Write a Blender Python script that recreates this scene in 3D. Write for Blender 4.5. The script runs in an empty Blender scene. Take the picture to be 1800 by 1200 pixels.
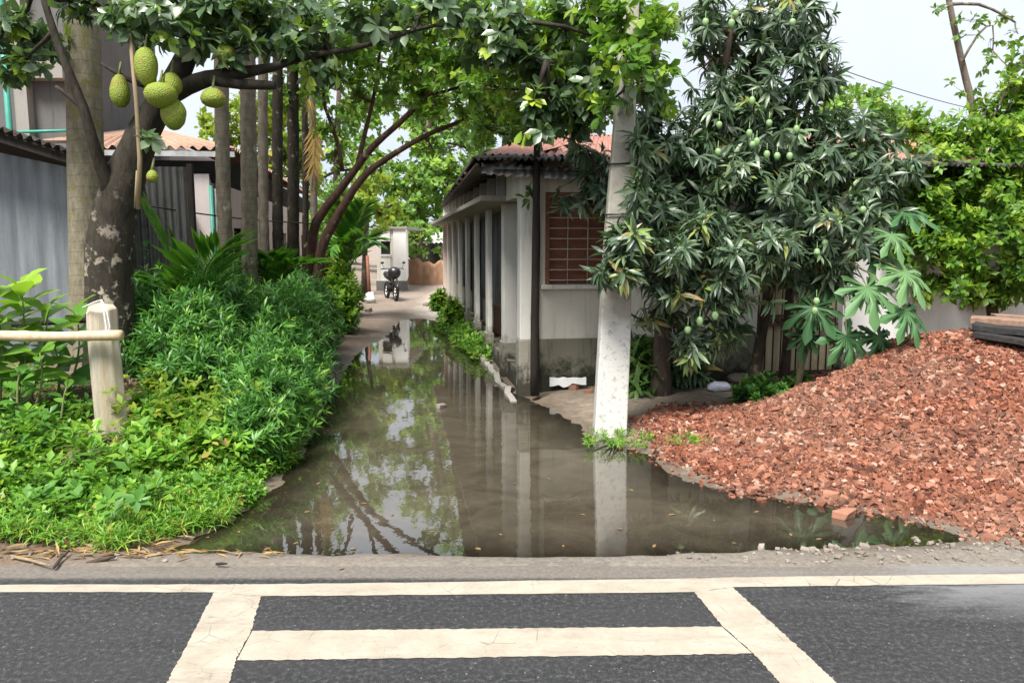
import bpy, math, random
import numpy as np
from mathutils import Vector, Matrix

R = math.radians
random.seed(7)
RNG = np.random.default_rng(11)
SC = bpy.context.scene
COL = SC.collection

# ------------------------------------------------------------------ camera, world, sun, exposure
H_CAM, F_PX, PITCH = 2.0, 1350.0, math.atan(170 / 1350)
cam_d = bpy.data.cameras.new("camera")
cam = bpy.data.objects.new("camera", cam_d)
COL.objects.link(cam)
cam.location = (0, 0, H_CAM)
cam.rotation_euler = (R(90) - PITCH, 0, 0)
cam_d.sensor_width = 36
cam_d.lens = 36 * F_PX / 1800
cam_d.clip_start = 0.05
cam_d.clip_end = 2000
SC.camera = cam

SUN_EL, SUN_ROT = R(58), R(205)
world = bpy.data.worlds.new("World")
SC.world = world
world.use_nodes = True
wn, wl = world.node_tree.nodes, world.node_tree.links
bg = wn["Background"]
sky = wn.new("ShaderNodeTexSky")
sky.sky_type = 'NISHITA'
sky.sun_disc = False
sky.sun_elevation, sky.sun_rotation = SUN_EL, SUN_ROT
sky.air_density, sky.dust_density, sky.ozone_density = 1.0, 4.0, 1.0
hs = wn.new("ShaderNodeHueSaturation")
hs.inputs['Saturation'].default_value = 0.22
cl = wn.new("ShaderNodeTexNoise")
cl.inputs['Scale'].default_value = 2.2
cl.inputs['Detail'].default_value = 5
tcw = wn.new("ShaderNodeTexCoord")
crw = wn.new("ShaderNodeValToRGB")
crw.color_ramp.elements[0].position = 0.35
crw.color_ramp.elements[0].color = (4.1, 4.6, 5.3, 1)
crw.color_ramp.elements[1].position = 0.7
crw.color_ramp.elements[1].color = (5.2, 5.5, 6.0, 1)
mxw = wn.new("ShaderNodeMix")
mxw.data_type = 'RGBA'
mxw.inputs[0].default_value = 0.8
wl.new(tcw.outputs['Generated'], cl.inputs['Vector'])
wl.new(cl.outputs['Fac'], crw.inputs['Fac'])
wl.new(sky.outputs['Color'], hs.inputs['Color'])
wl.new(hs.outputs['Color'], mxw.inputs[6])
wl.new(crw.outputs['Color'], mxw.inputs[7])
wl.new(mxw.outputs[2], bg.inputs['Color'])
bg.inputs['Strength'].default_value = 0.1

sun_d = bpy.data.lights.new("sun", 'SUN')
sun = bpy.data.objects.new("sun", sun_d)
COL.objects.link(sun)
sun_d.energy = 4.0
sun_d.angle = R(22)
sun_d.color = (1.0, 0.96, 0.9)
_az = SUN_ROT
sun_dir = Vector((math.sin(_az) * math.cos(SUN_EL), math.cos(_az) * math.cos(SUN_EL), math.sin(SUN_EL)))
sun.rotation_euler = sun_dir.to_track_quat('Z', 'Y').to_euler()
SC.view_settings.view_transform = 'Standard'
SC.view_settings.look = 'None'
SC.view_settings.gamma = 1
SC.view_settings.exposure = 1.05
SC.cycles.max_bounces = 8
SC.cycles.transparent_max_bounces = 12
SC.cycles.caustics_reflective = False
SC.cycles.caustics_refractive = False

# ------------------------------------------------------------------ measuring: photo pixel -> place in metres
def ray(px, py):
    u, v = (px - 900) / F_PX, (600 - py) / F_PX
    c, s = math.cos(PITCH), math.sin(PITCH)
    return Vector((u, c + v * s, -s + v * c))

def W(px, py, D):
    r = ray(px, py)
    return Vector((0, 0, H_CAM)) + r * (D / r.y)

def G(px, py, z=0.0):
    r = ray(px, py)
    return Vector((0, 0, H_CAM)) + r * ((z - H_CAM) / r.z)

def MPP(D):
    return D / F_PX

# ------------------------------------------------------------------ objects and tags
def tag(o, label=None, cat=None, group=None, kind=None):
    if label: o['label'] = label
    if cat: o['category'] = cat
    if group: o['group'] = group
    if kind: o['kind'] = kind
    return o

def thing(name, label, cat, loc, group=None):
    o = bpy.data.objects.new(name, None)
    o.empty_display_size = 0.1
    COL.objects.link(o)
    o.location = loc
    return tag(o, label, cat, group)

def origin_of(o):
    v = Vector((0, 0, 0))
    while o is not None:
        v += Vector(o.location)
        o = o.parent
    return v

def mesh_obj(name, me, mat, parent=None, loc=None):
    o = bpy.data.objects.new(name, me)
    COL.objects.link(o)
    if parent is not None: o.parent = parent
    if loc is not None: o.location = loc
    for m in (mat if isinstance(mat, (list, tuple)) else [mat]):
        me.materials.append(m)
    return o

class MB:
    """collects shapes in world metres, links them as ONE mesh"""
    def __init__(s): s.v, s.f, s.sm = [], [], []
    def add(s, vs, fs, smooth=False):
        b = len(s.v)
        s.v += [Vector(v) for v in vs]
        s.f += [tuple(i + b for i in f) for f in fs]
        s.sm += [smooth] * len(fs)
        return s
    def quad(s, a, b, c, d): return s.add([a, b, c, d], [(0, 1, 2, 3)])
    def hexa(s, p):
        return s.add(p, [(0, 3, 2, 1), (4, 5, 6, 7), (0, 1, 5, 4), (1, 2, 6, 5), (2, 3, 7, 6), (3, 0, 4, 7)])
    def box(s, o, ex, ey, ez):
        o, ex, ey, ez = Vector(o), Vector(ex), Vector(ey), Vector(ez)
        return s.hexa([o, o + ex, o + ex + ey, o + ey, o + ez, o + ex + ez, o + ex + ey + ez, o + ey + ez])
    def tube(s, pts, rad, n=10, cap=True, wob=0.0, seed=0):
        pts = [Vector(p) for p in pts]
        if not isinstance(rad, (list, tuple)): rad = [rad] * len(pts)
        rr = random.Random(seed)
        vs, fs = [], []
        up = None
        for i, p in enumerate(pts):
            d = (pts[min(i + 1, len(pts) - 1)] - pts[max(i - 1, 0)]).normalized()
            if up is None:
                up = Vector((1, 0, 0)) if abs(d.x) < 0.8 else Vector((0, 1, 0))
            x = (up - d * up.dot(d)).normalized()
            y = d.cross(x)
            up = x
            for k in range(n):
                a = 2 * math.pi * k / n
                r = rad[i] * (1 + wob * (rr.random() - .5) * 2)
                vs.append(p + x * math.cos(a) * r + y * math.sin(a) * r)
        for i in range(len(pts) - 1):
            for k in range(n):
                k2 = (k + 1) % n
                fs.append((i * n + k, i * n + k2, (i + 1) * n + k2, (i + 1) * n + k))
        if cap:
            fs.append(tuple(reversed(range(n))))
            fs.append(tuple((len(pts) - 1) * n + k for k in range(n)))
        return s.add(vs, fs, True)
    def ball(s, c, r, nu=12, nv=8, bump=0.0, seed=0, sc=(1, 1, 1), egg=0.0):
        rr = random.Random(seed)
        c = Vector(c)
        vs, fs = [c + Vector((0, 0, r * sc[2]))], []
        for j in range(1, nv):
            t = math.pi * j / nv
            for i in range(nu):
                a = 2 * math.pi * (i + 0.5 * (j % 2)) / nu
                q = r * (1 + bump * (rr.random() - .5) * 2)
                w = 1 + egg * math.cos(t)
                vs.append(c + Vector((q * sc[0] * w * math.sin(t) * math.cos(a), q * sc[1] * w * math.sin(t) * math.sin(a), q * sc[2] * math.cos(t))))
        vs.append(c - Vector((0, 0, r * sc[2])))
        for i in range(nu): fs.append((0, 1 + i, 1 + (i + 1) % nu))
        for j in range(nv - 2):
            for i in range(nu):
                a, b = 1 + j * nu + i, 1 + j * nu + (i + 1) % nu
                fs.append((a, a + nu, b + nu, b))
        L = len(vs) - 1
        for i in range(nu): fs.append((L, L - nu + (i + 1) % nu, L - nu + i))
        return s.add(vs, fs, True)
    def corr(s, a, b, c, d, pitch=0.09, amp=0.018, rows=1, sag=0.0, thick=0.0, seed=0):
        """corrugated sheet a-b across the ribs, a-d along them"""
        a, b, c, d = map(Vector, (a, b, c, d))
        n = max(4, int((b - a).length / pitch * 6))
        nor = (b - a).cross(d - a).normalized()
        rr = random.Random(seed)
        vs, fs = [], []
        for j in range(rows + 1):
            t = j / rows
            for i in range(n + 1):
                u = i / n
                p = (a * (1 - u) + b * u) * (1 - t) + (d * (1 - u) + c * u) * t
                w = amp * math.sin(2 * math.pi * i / 6)
                vs.append(p + nor * (w + sag * (rr.random() - .5)))
        for j in range(rows):
            for i in range(n):
                q = j * (n + 1) + i
                fs.append((q, q + 1, q + n + 2, q + n + 1))
        return s.add(vs, fs, True)
    def build(s, name, mat, parent=None, loc=None, bevel=0.0, solid=0.0):
        o0 = origin_of(parent) if parent is not None else (Vector(loc) if loc is not None else Vector((0, 0, 0)))
        me = bpy.data.meshes.new(name)
        me.from_pydata([tuple(v - o0) for v in s.v], [], s.f)
        me.polygons.foreach_set('use_smooth', s.sm)
        o = mesh_obj(name, me, mat, parent, None if parent is not None else o0)
        if solid:
            m = o.modifiers.new('solid', 'SOLIDIFY'); m.thickness = solid; m.offset = 0
        if bevel:
            m = o.modifiers.new('bevel', 'BEVEL'); m.width = bevel; m.segments = 2; m.limit_method = 'ANGLE'
        return o

def np_obj(name, V, F, mat, parent=None, loc=None, tone=None, smooth=False, attrs=None):
    """V (n,3) world metres, F (m,k); tone: value per face"""
    o0 = origin_of(parent) if parent is not None else (Vector(loc) if loc is not None else Vector((0, 0, 0)))
    me = bpy.data.meshes.new(name)
    V = np.asarray(V, np.float32) - np.array(o0, np.float32)
    F = np.asarray(F, np.int32)
    m, k = F.shape
    me.vertices.add(len(V)); me.vertices.foreach_set('co', V.ravel())
    me.loops.add(m * k); me.loops.foreach_set('vertex_index', F.ravel())
    me.polygons.add(m)
    me.polygons.foreach_set('loop_start', np.arange(0, m * k, k, dtype=np.int32))
    me.polygons.foreach_set('loop_total', np.full(m, k, np.int32))
    me.polygons.foreach_set('use_smooth', np.full(m, smooth, bool))
    if tone is not None:
        at = me.attributes.new('tone', 'FLOAT', 'FACE')
        at.data.foreach_set('value', np.asarray(tone, np.float32))
    for kx, val in (attrs or {}).items():
        at = me.attributes.new(kx, 'FLOAT', 'POINT')
        at.data.foreach_set('value', np.asarray(val, np.float32))
    me.update(calc_edges=True)
    return mesh_obj(name, me, mat, parent, None if parent is not None else o0)

# ------------------------------------------------------------------ materials
class NT:
    def __init__(s, name):
        s.m = bpy.data.materials.new(name); s.m.use_nodes = True
        s.n, s.l = s.m.node_tree.nodes, s.m.node_tree.links
        s.b = s.n['Principled BSDF']; s.out = s.n['Material Output']
        s.tc = s.n.new('ShaderNodeTexCoord')
    def set(s, node, key, val):
        if hasattr(val, 'is_output'): s.l.new(val, node.inputs[key])
        elif val is not None: node.inputs[key].default_value = val
    def coord(s, sx=1, sy=1, sz=1):
        mp = s.n.new('ShaderNodeMapping'); s.l.new(s.tc.outputs['Object'], mp.inputs[0])
        mp.inputs['Scale'].default_value = (sx, sy, sz)
        return mp.outputs[0]
    def noise(s, scale, detail=6, rough=.6, vec=None, dist=0.0):
        t = s.n.new('ShaderNodeTexNoise'); s.set(t, 'Scale', scale); s.set(t, 'Detail', detail); s.set(t, 'Roughness', rough)
        s.set(t, 'Distortion', dist)
        s.l.new(vec if vec is not None else s.tc.outputs['Object'], t.inputs['Vector'])
        return t.outputs['Fac']
    def vor(s, scale, vec=None, feature='F1', out='Distance'):
        t = s.n.new('ShaderNodeTexVoronoi'); t.feature = feature; s.set(t, 'Scale', scale)
        s.l.new(vec if vec is not None else s.tc.outputs['Object'], t.inputs['Vector'])
        return t.outputs[out]
    def ramp(s, fac, stops, interp='LINEAR'):
        r = s.n.new('ShaderNodeValToRGB'); s.l.new(fac, r.inputs[0])
        r.color_ramp.interpolation = interp
        e = r.color_ramp.elements
        while len(e) < len(stops): e.new(0.5)
        for k, (p, c) in enumerate(stops):
            e[k].position = p
            e[k].color = (c, c, c, 1) if isinstance(c, (int, float)) else (*c, 1)
        return r.outputs[0]
    def mix(s, fac, a, b, blend='MIX'):
        m = s.n.new('ShaderNodeMix'); m.data_type = 'RGBA'; m.blend_type = blend
        s.set(m, 0, fac)
        for k, v in ((6, a), (7, b)):
            if hasattr(v, 'is_output'): s.l.new(v, m.inputs[k])
            else: m.inputs[k].default_value = (*v, 1)
        return m.outputs[2]
    def math(s, op, a, b=None, clamp=False):
        m = s.n.new('ShaderNodeMath'); m.operation = op; m.use_clamp = clamp
        s.set(m, 0, a)
        if b is not None: s.set(m, 1, b)
        return m.outputs[0]
    def attr(s, name):
        a = s.n.new('ShaderNodeAttribute'); a.attribute_name = name
        return a.outputs['Fac']
    def sep(s, vec=None):
        x = s.n.new('ShaderNodeSeparateXYZ'); s.l.new(vec if vec is not None else s.tc.outputs['Object'], x.inputs[0])
        return x.outputs
    def bump(s, h, strength=.3, dist=.02):
        b = s.n.new('ShaderNodeBump'); s.set(b, 'Strength', strength); s.set(b, 'Distance', dist); s.l.new(h, b.inputs['Height'])
        s.l.new(b.outputs[0], s.b.inputs['Normal'])
        return b.outputs[0]
    def base(s, c, rough=.8, spec=.3, metal=0.0):
        if hasattr(c, 'is_output'): s.l.new(c, s.b.inputs['Base Color'])
        else: s.b.inputs['Base Color'].default_value = (*c, 1)
        s.set(s.b, 'Roughness', rough); s.set(s.b, 'Specular IOR Level', spec); s.set(s.b, 'Metallic', metal)
        return s.m

def simple(name, c1, c2, scale=6, rough=.8, bump=.2, spec=.3, metal=0, c3=None, s3=1.2, lo=.3, hi=.7, vec=None):
    t = NT(name)
    v = t.coord(*vec) if vec else None
    col = t.ramp(t.noise(scale, 8, .65, v), [(lo, c1), (hi, c2)])
    if c3: col = t.mix(t.ramp(t.noise(s3, 6, .7, v), [(.48, 0.0), (.62, 1.0)]), col, c3)
    if bump: t.bump(t.noise(scale * 4, 6, .7, v), bump, .01)
    return t.base(col, rough, spec, metal)

def leaf_mat(name, stops, rough=.42, spec=.45, trans=.3, tcol=None):
    """stops: real leaf colours against each leaf's own tone (young ... old)"""
    t = NT(name)
    tone = t.attr('tone')
    col = t.ramp(tone, stops)
    t.base(col, rough, spec)
    tr = t.n.new('ShaderNodeBsdfTranslucent')
    t.l.new(t.mix(.55, col, tcol or (0.22, 0.42, 0.03)), tr.inputs[0])
    mx = t.n.new('ShaderNodeMixShader'); mx.inputs[0].default_value = trans
    t.l.new(t.b.outputs[0], mx.inputs[1]); t.l.new(tr.outputs[0], mx.inputs[2])
    t.l.new(mx.outputs[0], t.out.inputs[0])
    return t.m

M = {}
M['mango_leaf'] = leaf_mat('mango_leaf', [(0, (.034, .066, .034)), (.5, (.085, .14, .070)), (.82, (.18, .25, .13)), (.93, (.22, .32, .06)), (1, (.28, .17, .06))], .40, .7, .2, (.12, .26, .05))
M['jack_leaf'] = leaf_mat('jack_leaf', [(0, (.038, .080, .036)), (.45, (.088, .155, .066)), (.75, (.19, .25, .14)), (.88, (.26, .42, .035)), (1, (.44, .54, .06))], .33, .75, .3, (.20, .36, .05))
M['lane_leaf'] = leaf_mat('lane_leaf', [(0, (.05, .12, .018)), (.5, (.11, .24, .03)), (.85, (.20, .36, .04)), (1, (.36, .48, .05))], .42, .5, .45, (.25, .46, .03))
M['far_leaf'] = leaf_mat('far_leaf', [(0, (.07, .15, .035)), (.5, (.15, .29, .06)), (.85, (.25, .42, .07)), (1, (.42, .52, .09))], .5, .35, .45, (.30, .50, .05))
M['yellow_leaf'] = leaf_mat('yellow_leaf', [(0, (.12, .20, .02)), (.5, (.22, .32, .03)), (.85, (.34, .40, .05)), (1, (.45, .40, .08))], .5, .35, .45, (.40, .52, .05))
M['dark_leaf'] = leaf_mat('dark_leaf', [(0, (.035, .085, .025)), (.6, (.085, .17, .04)), (1, (.18, .30, .05))], .45, .4, .3, (.15, .32, .03))
M['hedge_leaf'] = leaf_mat('hedge_leaf', [(0, (.030, .095, .020)), (.5, (.065, .19, .034)), (.85, (.13, .31, .045)), (1, (.28, .44, .06))], .42, .45, .3, (.12, .38, .04))
M['weed_leaf'] = leaf_mat('weed_leaf', [(0, (.06, .17, .02)), (.5, (.13, .30, .03)), (.85, (.23, .42, .04)), (.96, (.40, .50, .06)), (1, (.40, .28, .08))], .48, .4, .35, (.25, .50, .03))
M['broad_leaf'] = leaf_mat('broad_leaf', [(0, (.06, .18, .04)), (.5, (.12, .28, .04)), (1, (.30, .46, .04))], .4, .45, .35, (.30, .55, .03))
M['papaya_leaf'] = leaf_mat('papaya_leaf', [(0, (.028, .085, .026)), (.5, (.075, .19, .065)), (1, (.19, .34, .13))], .45, .4, .25, (.12, .34, .08))
M['palm_leaf'] = leaf_mat('palm_leaf', [(0, (.03, .11, .012)), (.6, (.06, .19, .02)), (1, (.13, .28, .03))], .38, .5, .3, (.18, .42, .02))
M['dry_leaf'] = leaf_mat('dry_leaf', [(0, (.12, .07, .035)), (.5, (.24, .15, .07)), (1, (.40, .28, .12))], .7, .2, .15, (.4, .25, .08))
M['dry_frond'] = leaf_mat('dry_frond', [(0, (.25, .15, .06)), (.5, (.40, .26, .08)), (1, (.40, .38, .08))], .7, .2, .2, (.5, .35, .08))

def bark(name, c1, c2, patch=None, rings=0, pscale=5, lo=.55, zmix=None):
    t = NT(name)
    v = t.coord(1, 1, .35)
    n = t.noise(14, 8, .7, v)
    col = t.ramp(n, [(.3, c1), (.7, c2)])
    h = n
    if rings:
        w = t.n.new('ShaderNodeTexWave'); w.bands_direction = 'Z'; w.wave_profile = 'SAW'
        t.set(w, 'Scale', rings); t.set(w, 'Distortion', 3.5); t.set(w, 'Detail', 3)
        t.l.new(t.tc.outputs['Object'], w.inputs['Vector'])
        rf = t.ramp(w.outputs['Fac'], [(0, 0.0), (.12, 1.0)])
        col = t.mix(t.math('MULTIPLY', t.math('SUBTRACT', 1.0, rf), .5), col, tuple(x * .45 for x in c1))
        h = t.math('ADD', n, t.math('MULTIPLY', w.outputs['Fac'], .8))
    if patch:
        f = t.ramp(t.noise(pscale, 5, .65), [(lo, 0.0), (lo + .06, 1.0)])
        if zmix:
            z = t.sep()[2]
            zz = t.ramp(t.math('MULTIPLY', t.math('SUBTRACT', z, zmix[0]), 1 / (zmix[1] - zmix[0]), True), [(0, 1.0), (1, 0.0)])
            f = t.math('MULTIPLY', f, zz)
        col = t.mix(f, col, patch)
    t.bump(h, .7, .03)
    return t.base(col, .85, .2)

M['coconut_bark'] = bark('coconut_bark', (.15, .13, .09), (.33, .29, .21), (.22, .20, .09), rings=2.4, lo=.56)
M['jack_bark'] = bark('jack_bark', (.016, .014, .011), (.060, .050, .037), (.62, .53, .42), pscale=6, lo=.56, zmix=(.4, 2.6))
M['limb_bark'] = bark('limb_bark', (.035, .026, .02), (.10, .075, .055), (.20, .17, .12), pscale=4, lo=.58)
M['areca_bark'] = bark('areca_bark', (.11, .092, .068), (.26, .225, .17), (.34, .32, .24), rings=3.2, pscale=4, lo=.60)
M['areca_dark'] = bark('areca_dark', (.018, .015, .011), (.060, .05, .036), (.22, .21, .15), rings=3.2, pscale=5, lo=.60)
M['lane_bark'] = bark('lane_bark', (.055, .032, .024), (.15, .085, .06), (.30, .24, .18), pscale=3, lo=.60)
M['grey_bark'] = bark('grey_bark', (.09, .075, .06), (.20, .17, .13), (.28, .27, .2), pscale=5, lo=.58)
M['green_stem'] = simple('green_stem', (.10, .13, .05), (.20, .22, .09), 12, .6, .1)
M['papaya_stem'] = simple('papaya_stem', (.20, .16, .09), (.36, .30, .18), 14, .7, .3)
M['bamboo'] = simple('bamboo', (.42, .30, .18), (.62, .49, .34), 5, .55, .1, vec=(4, 1, 4))
M['stick'] = simple('stick', (.12, .085, .05), (.34, .26, .16), 9, .8, .3, vec=(1, 1, .2))
M['post_wood'] = simple('post_wood', (.33, .285, .22), (.54, .48, .39), 6, .9, .9, c3=(.36, .30, .20), s3=2.2, vec=(3, 3, .35))
M['dark_pole'] = simple('dark_pole', (.010, .008, .007), (.035, .028, .022), 8, .8, .5, vec=(2, 2, .3))
M['rope'] = simple('rope', (.55, .54, .52), (.75, .74, .72), 60, .9, .3)
M['cable'] = simple('cable', (.012, .012, .012), (.03, .03, .03), 5, .5, 0)
M['jackfruit'] = None
t = NT('jackfruit_skin')
vv = t.vor(85)
col = t.mix(t.ramp(vv, [(.1, 0.0), (.5, 1.0)]), (.34, .40, .05), (.20, .26, .03))
col = t.mix(t.ramp(t.noise(7, 5), [(.52, 0.0), (.72, .9)]), col, (.27, .18, .05))
t.bump(t.math('SUBTRACT', 1.0, vv), .8, .01)
M['jackfruit'] = t.base(col, .55, .35)
M['mango'] = simple('mango_skin', (.17, .30, .12), (.28, .42, .19), 12, .4, .03)
M['concrete'] = None
t = NT('pole_concrete')
n1 = t.noise(5, 8, .7); n2 = t.noise(26, 9, .8)
col = t.ramp(n1, [(.3, (.27, .25, .21)), (.7, (.40, .38, .33))])  # bare upper shaft toned down, tree shade put into its colour
col = t.mix(t.ramp(n2, [(.56, 0.0), (.66, .9)]), col, (.15, .14, .12))
z = t.sep()[2]
zz = t.math('ADD', z, t.math('MULTIPLY', t.math('SUBTRACT', t.noise(9, 5), .5), .25))
white = t.ramp(t.math('MULTIPLY', zz, .5), [(.55, 1.0), (.66, 0.0)])
col = t.mix(t.math('MULTIPLY', white, .8), col, t.mix(t.ramp(t.noise(16, 8, .75), [(.53, 0.0), (.64, 1.0)]), (.66, .65, .61), (.33, .32, .29)))
t.bump(t.noise(40, 6, .7), .4, .01)
M['concrete'] = t.base(col, .85, .25)

def plaster(name, c, dirt=(.20, .18, .14), amt=.55, zlo=0.0, zhi=1.0, streak=True, bump=.15, grime=0):
    t = NT(name)
    col = t.mix(t.ramp(t.noise(1.6, 8, .7), [(.35, 0.0), (.75, .5)]), c, tuple(x * .72 for x in c))
    if streak:
        s_ = t.noise(5, 7, .7, t.coord(3, 3, .22))
        col = t.mix(t.ramp(s_, [(.54, 0.0), (.75, amt)]), col, dirt)
    if grime:
        g = t.math('ADD', t.sep()[2], t.math('MULTIPLY', t.math('SUBTRACT', t.noise(4.5, 8, .75), .5), 1.5))
        col = t.mix(t.ramp(g, [(grime * .35, .92), (min(grime, .98), 0.0)]), col, tuple(x * .45 for x in dirt))
    sp = t.noise(22, 6, .8)
    col = t.mix(t.ramp(sp, [(.62, 0.0), (.70, amt * .8)]), col, dirt)
    t.bump(t.noise(30, 7, .7), bump, .01)
    return t.base(col, .9, .2)

M['cream'] = plaster('cream_plaster', (.64, .61, .53), (.27, .245, .19), .6)
M['column'] = plaster('column_plaster', (.72, .70, .64), (.25, .235, .19), .75, grime=.62)
M['plinth'] = plaster('mossy_plinth', (.20, .19, .145), (.045, .05, .03), .95, bump=1.0, grime=.5)
M['dirty_plinth'] = plaster('dirty_footing', (.32, .30, .245), (.07, .065, .045), .95, bump=.8, grime=.4)
M['white_wall'] = plaster('white_wall', (.80, .79, .76), (.40, .38, .33), .55)
M['pink_wall'] = plaster('pinkish_wall', (.62, .54, .52), (.25, .22, .20), .35)
M['peach_wall'] = plaster('peach_wall', (.72, .58, .50), (.35, .27, .2), .4)
M['grey_block'] = plaster('grey_concrete', (.15, .145, .14), (.05, .048, .045), .7, bump=.4)
M['light_block'] = plaster('pale_concrete', (.32, .30, .27), (.12, .11, .1), .5)
M['mud_wall'] = plaster('mud_wall', (.30, .185, .115), (.12, .07, .045), .9, bump=.5)
M['soffit'] = plaster('soffit_slab', (.36, .33, .28), (.12, .11, .09), .5)
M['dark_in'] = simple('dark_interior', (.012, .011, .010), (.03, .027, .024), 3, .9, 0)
M['panel'] = simple('weathered_shutter', (.075, .082, .092), (.17, .18, .20), 3, .6, .2, c3=(.05, .035, .03), s3=1.4, vec=(1, 1, .4))
M['maroon'] = simple('maroon_board', (.035, .012, .010), (.075, .025, .02), 4, .7, .2)
M['door_wood'] = simple('brown_board', (.15, .058, .034), (.26, .11, .065), 5, .6, .2, vec=(1, 1, 6))
M['grille'] = simple('rusty_grille', (.40, .33, .27), (.55, .47, .40), 20, .7, .1)
M['grille_dark'] = simple('dark_grille', (.05, .028, .022), (.10, .06, .045), 20, .7, .1)
M['ivory'] = simple('ivory_sheet', (.45, .38, .24), (.60, .52, .36), 3, .6, .1, c3=(.30, .25, .14))
M['green_pipe'] = simple('green_pipe', (.05, .26, .20), (.08, .34, .27), 4, .4, .05)
M['rafter'] = simple('rafter_wood', (.05, .035, .025), (.13, .10, .075), 6, .8, .3)

def tin(name, c1, c2, rust, ramt=.5, rough=.5, metal=.2, streak=True):
    t = NT(name)
    n = t.noise(2.0, 8, .7, t.coord(2.5, 2.5, .3))
    col = t.ramp(n, [(.32, c1), (.68, c2)])
    col = t.mix(t.math('MULTIPLY', t.ramp(t.noise(2.4, 8, .75), [(.5, 0.0), (.68, 1.0)]), ramt), col, rust)
    t.bump(t.noise(25, 5), .15, .005)
    return t.base(col, rough, .4, metal)

M['shed_tin'] = tin('grey_tin', (.12, .135, .15), (.24, .26, .28), (.14, .145, .135), .5)
M['dark_tin'] = tin('dark_tin', (.045, .046, .045), (.14, .14, .135), (.03, .025, .02), .8)
M['white_tin'] = tin('white_tin', (.52, .53, .53), (.72, .72, .72), (.40, .37, .33), .4)
M['red_roof'] = tin('red_roof_tin', (.36, .15, .105), (.48, .24, .18), (.24, .11, .07), .6)
M['pink_roof'] = tin('faded_tile_roof', (.36, .21, .15), (.46, .30, .22), (.27, .17, .11), .7, .8, 0)
M['old_roof'] = tin('old_dark_roof', (.035, .032, .030), (.10, .09, .08), (.09, .05, .03), .7, .7)
M['eave_sheet'] = tin('pale_eave_sheet', (.34, .34, .34), (.60, .60, .60), (.22, .14, .09), .7)

# brick chips
t = NT('brick_chip')
tone = t.attr('tone')
col = t.ramp(tone, [(0, (.055, .020, .013)), (.3, (.17, .058, .032)), (.65, (.30, .115, .066)), (.9, (.40, .205, .14)), (1, (.46, .36, .28))])
col = t.mix(t.ramp(t.noise(30, 5, .7), [(.4, 0.0), (.75, .5)]), col, (.22, .10, .07))
col = t.mix(t.ramp(t.noise(.9, 6, .7), [(.42, 0.0), (.7, .5)]), col, (.23, .15, .11))
t.bump(t.noise(60, 5), .3, .01)
M['chip'] = t.base(col, .9, .2)
M['rubble'] = simple('brick_dust', (.16, .055, .035), (.36, .14, .09), 14, .95, .8)
M['stone'] = simple('pebble', (.13, .11, .09), (.33, .285, .24), 3, .9, .2)
M['plank'] = simple('old_plank', (.16, .095, .065), (.34, .22, .16), 6, .8, .4, vec=(.6, 5, 5))
M['black_plank'] = simple('charred_plank', (.012, .012, .012), (.045, .042, .04), 6, .7, .4, vec=(.6, 5, 5))
M['foam'] = simple('white_foam', (.66, .67, .68), (.80, .80, .80), 9, .7, .2)
M['yellow_bag'] = simple('yellow_plastic', (.62, .48, .03), (.75, .62, .06), 6, .4, .1)
M['blue_bag'] = simple('lilac_plastic', (.50, .52, .66), (.72, .72, .80), 12, .35, .1)
M['black_paint'] = simple('black_paint', (.012, .012, .013), (.03, .03, .032), 6, .3, 0, spec=.5)
M['rubber'] = simple('tyre_rubber', (.015, .015, .015), (.03, .03, .03), 20, .85, .1)
M['chrome'] = simple('steel', (.5, .5, .5), (.65, .65, .65), 10, .25, 0, metal=1)
M['lamp_glass'] = simple('lamp_glass', (.65, .62, .60), (.75, .74, .72), 5, .15, 0, spec=.6)
M['red_paint'] = simple('red_paint', (.28, .03, .02), (.38, .06, .04), 8, .5, .1)
# ------------------------------------------------------------------ numpy helpers
def vnoise(x, y, seed=0):
    def h(i, j):
        q = np.sin(i * 127.1 + j * 311.7 + seed * 74.7) * 43758.5453
        return q - np.floor(q)
    xi, yi = np.floor(x), np.floor(y)
    fx, fy = x - xi, y - yi
    fx, fy = fx * fx * (3 - 2 * fx), fy * fy * (3 - 2 * fy)
    return (h(xi, yi) * (1 - fx) + h(xi + 1, yi) * fx) * (1 - fy) + (h(xi, yi + 1) * (1 - fx) + h(xi + 1, yi + 1) * fx) * fy

def fbm(x, y, oct=4, seed=0):
    s, a, t = 0, .5, 0
    for k in range(oct):
        s = s + a * vnoise(x * 2 ** k, y * 2 ** k, seed + k); t += a; a *= .5
    return s / t

def poly_dist(x, y, P):
    """signed distance to polygon, negative inside"""
    d = np.full(x.shape, 1e9); ins = np.zeros(x.shape, bool)
    n = len(P)
    for i in range(n):
        ax, ay = P[i]; bx, by = P[(i + 1) % n]
        ex, ey = bx - ax, by - ay
        t_ = np.clip(((x - ax) * ex + (y - ay) * ey) / (ex * ex + ey * ey + 1e-12), 0, 1)
        d = np.minimum(d, np.hypot(x - ax - t_ * ex, y - ay - t_ * ey))
        c = ((ay > y) != (by > y)) & (x < (bx - ax) * (y - ay) / (by - ay + 1e-12) + ax)
        ins ^= c
    return np.where(ins, -d, d)

def sstep(a, b, x):
    t_ = np.clip((x - a) / (b - a), 0, 1)
    return t_ * t_ * (3 - 2 * t_)

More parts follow.
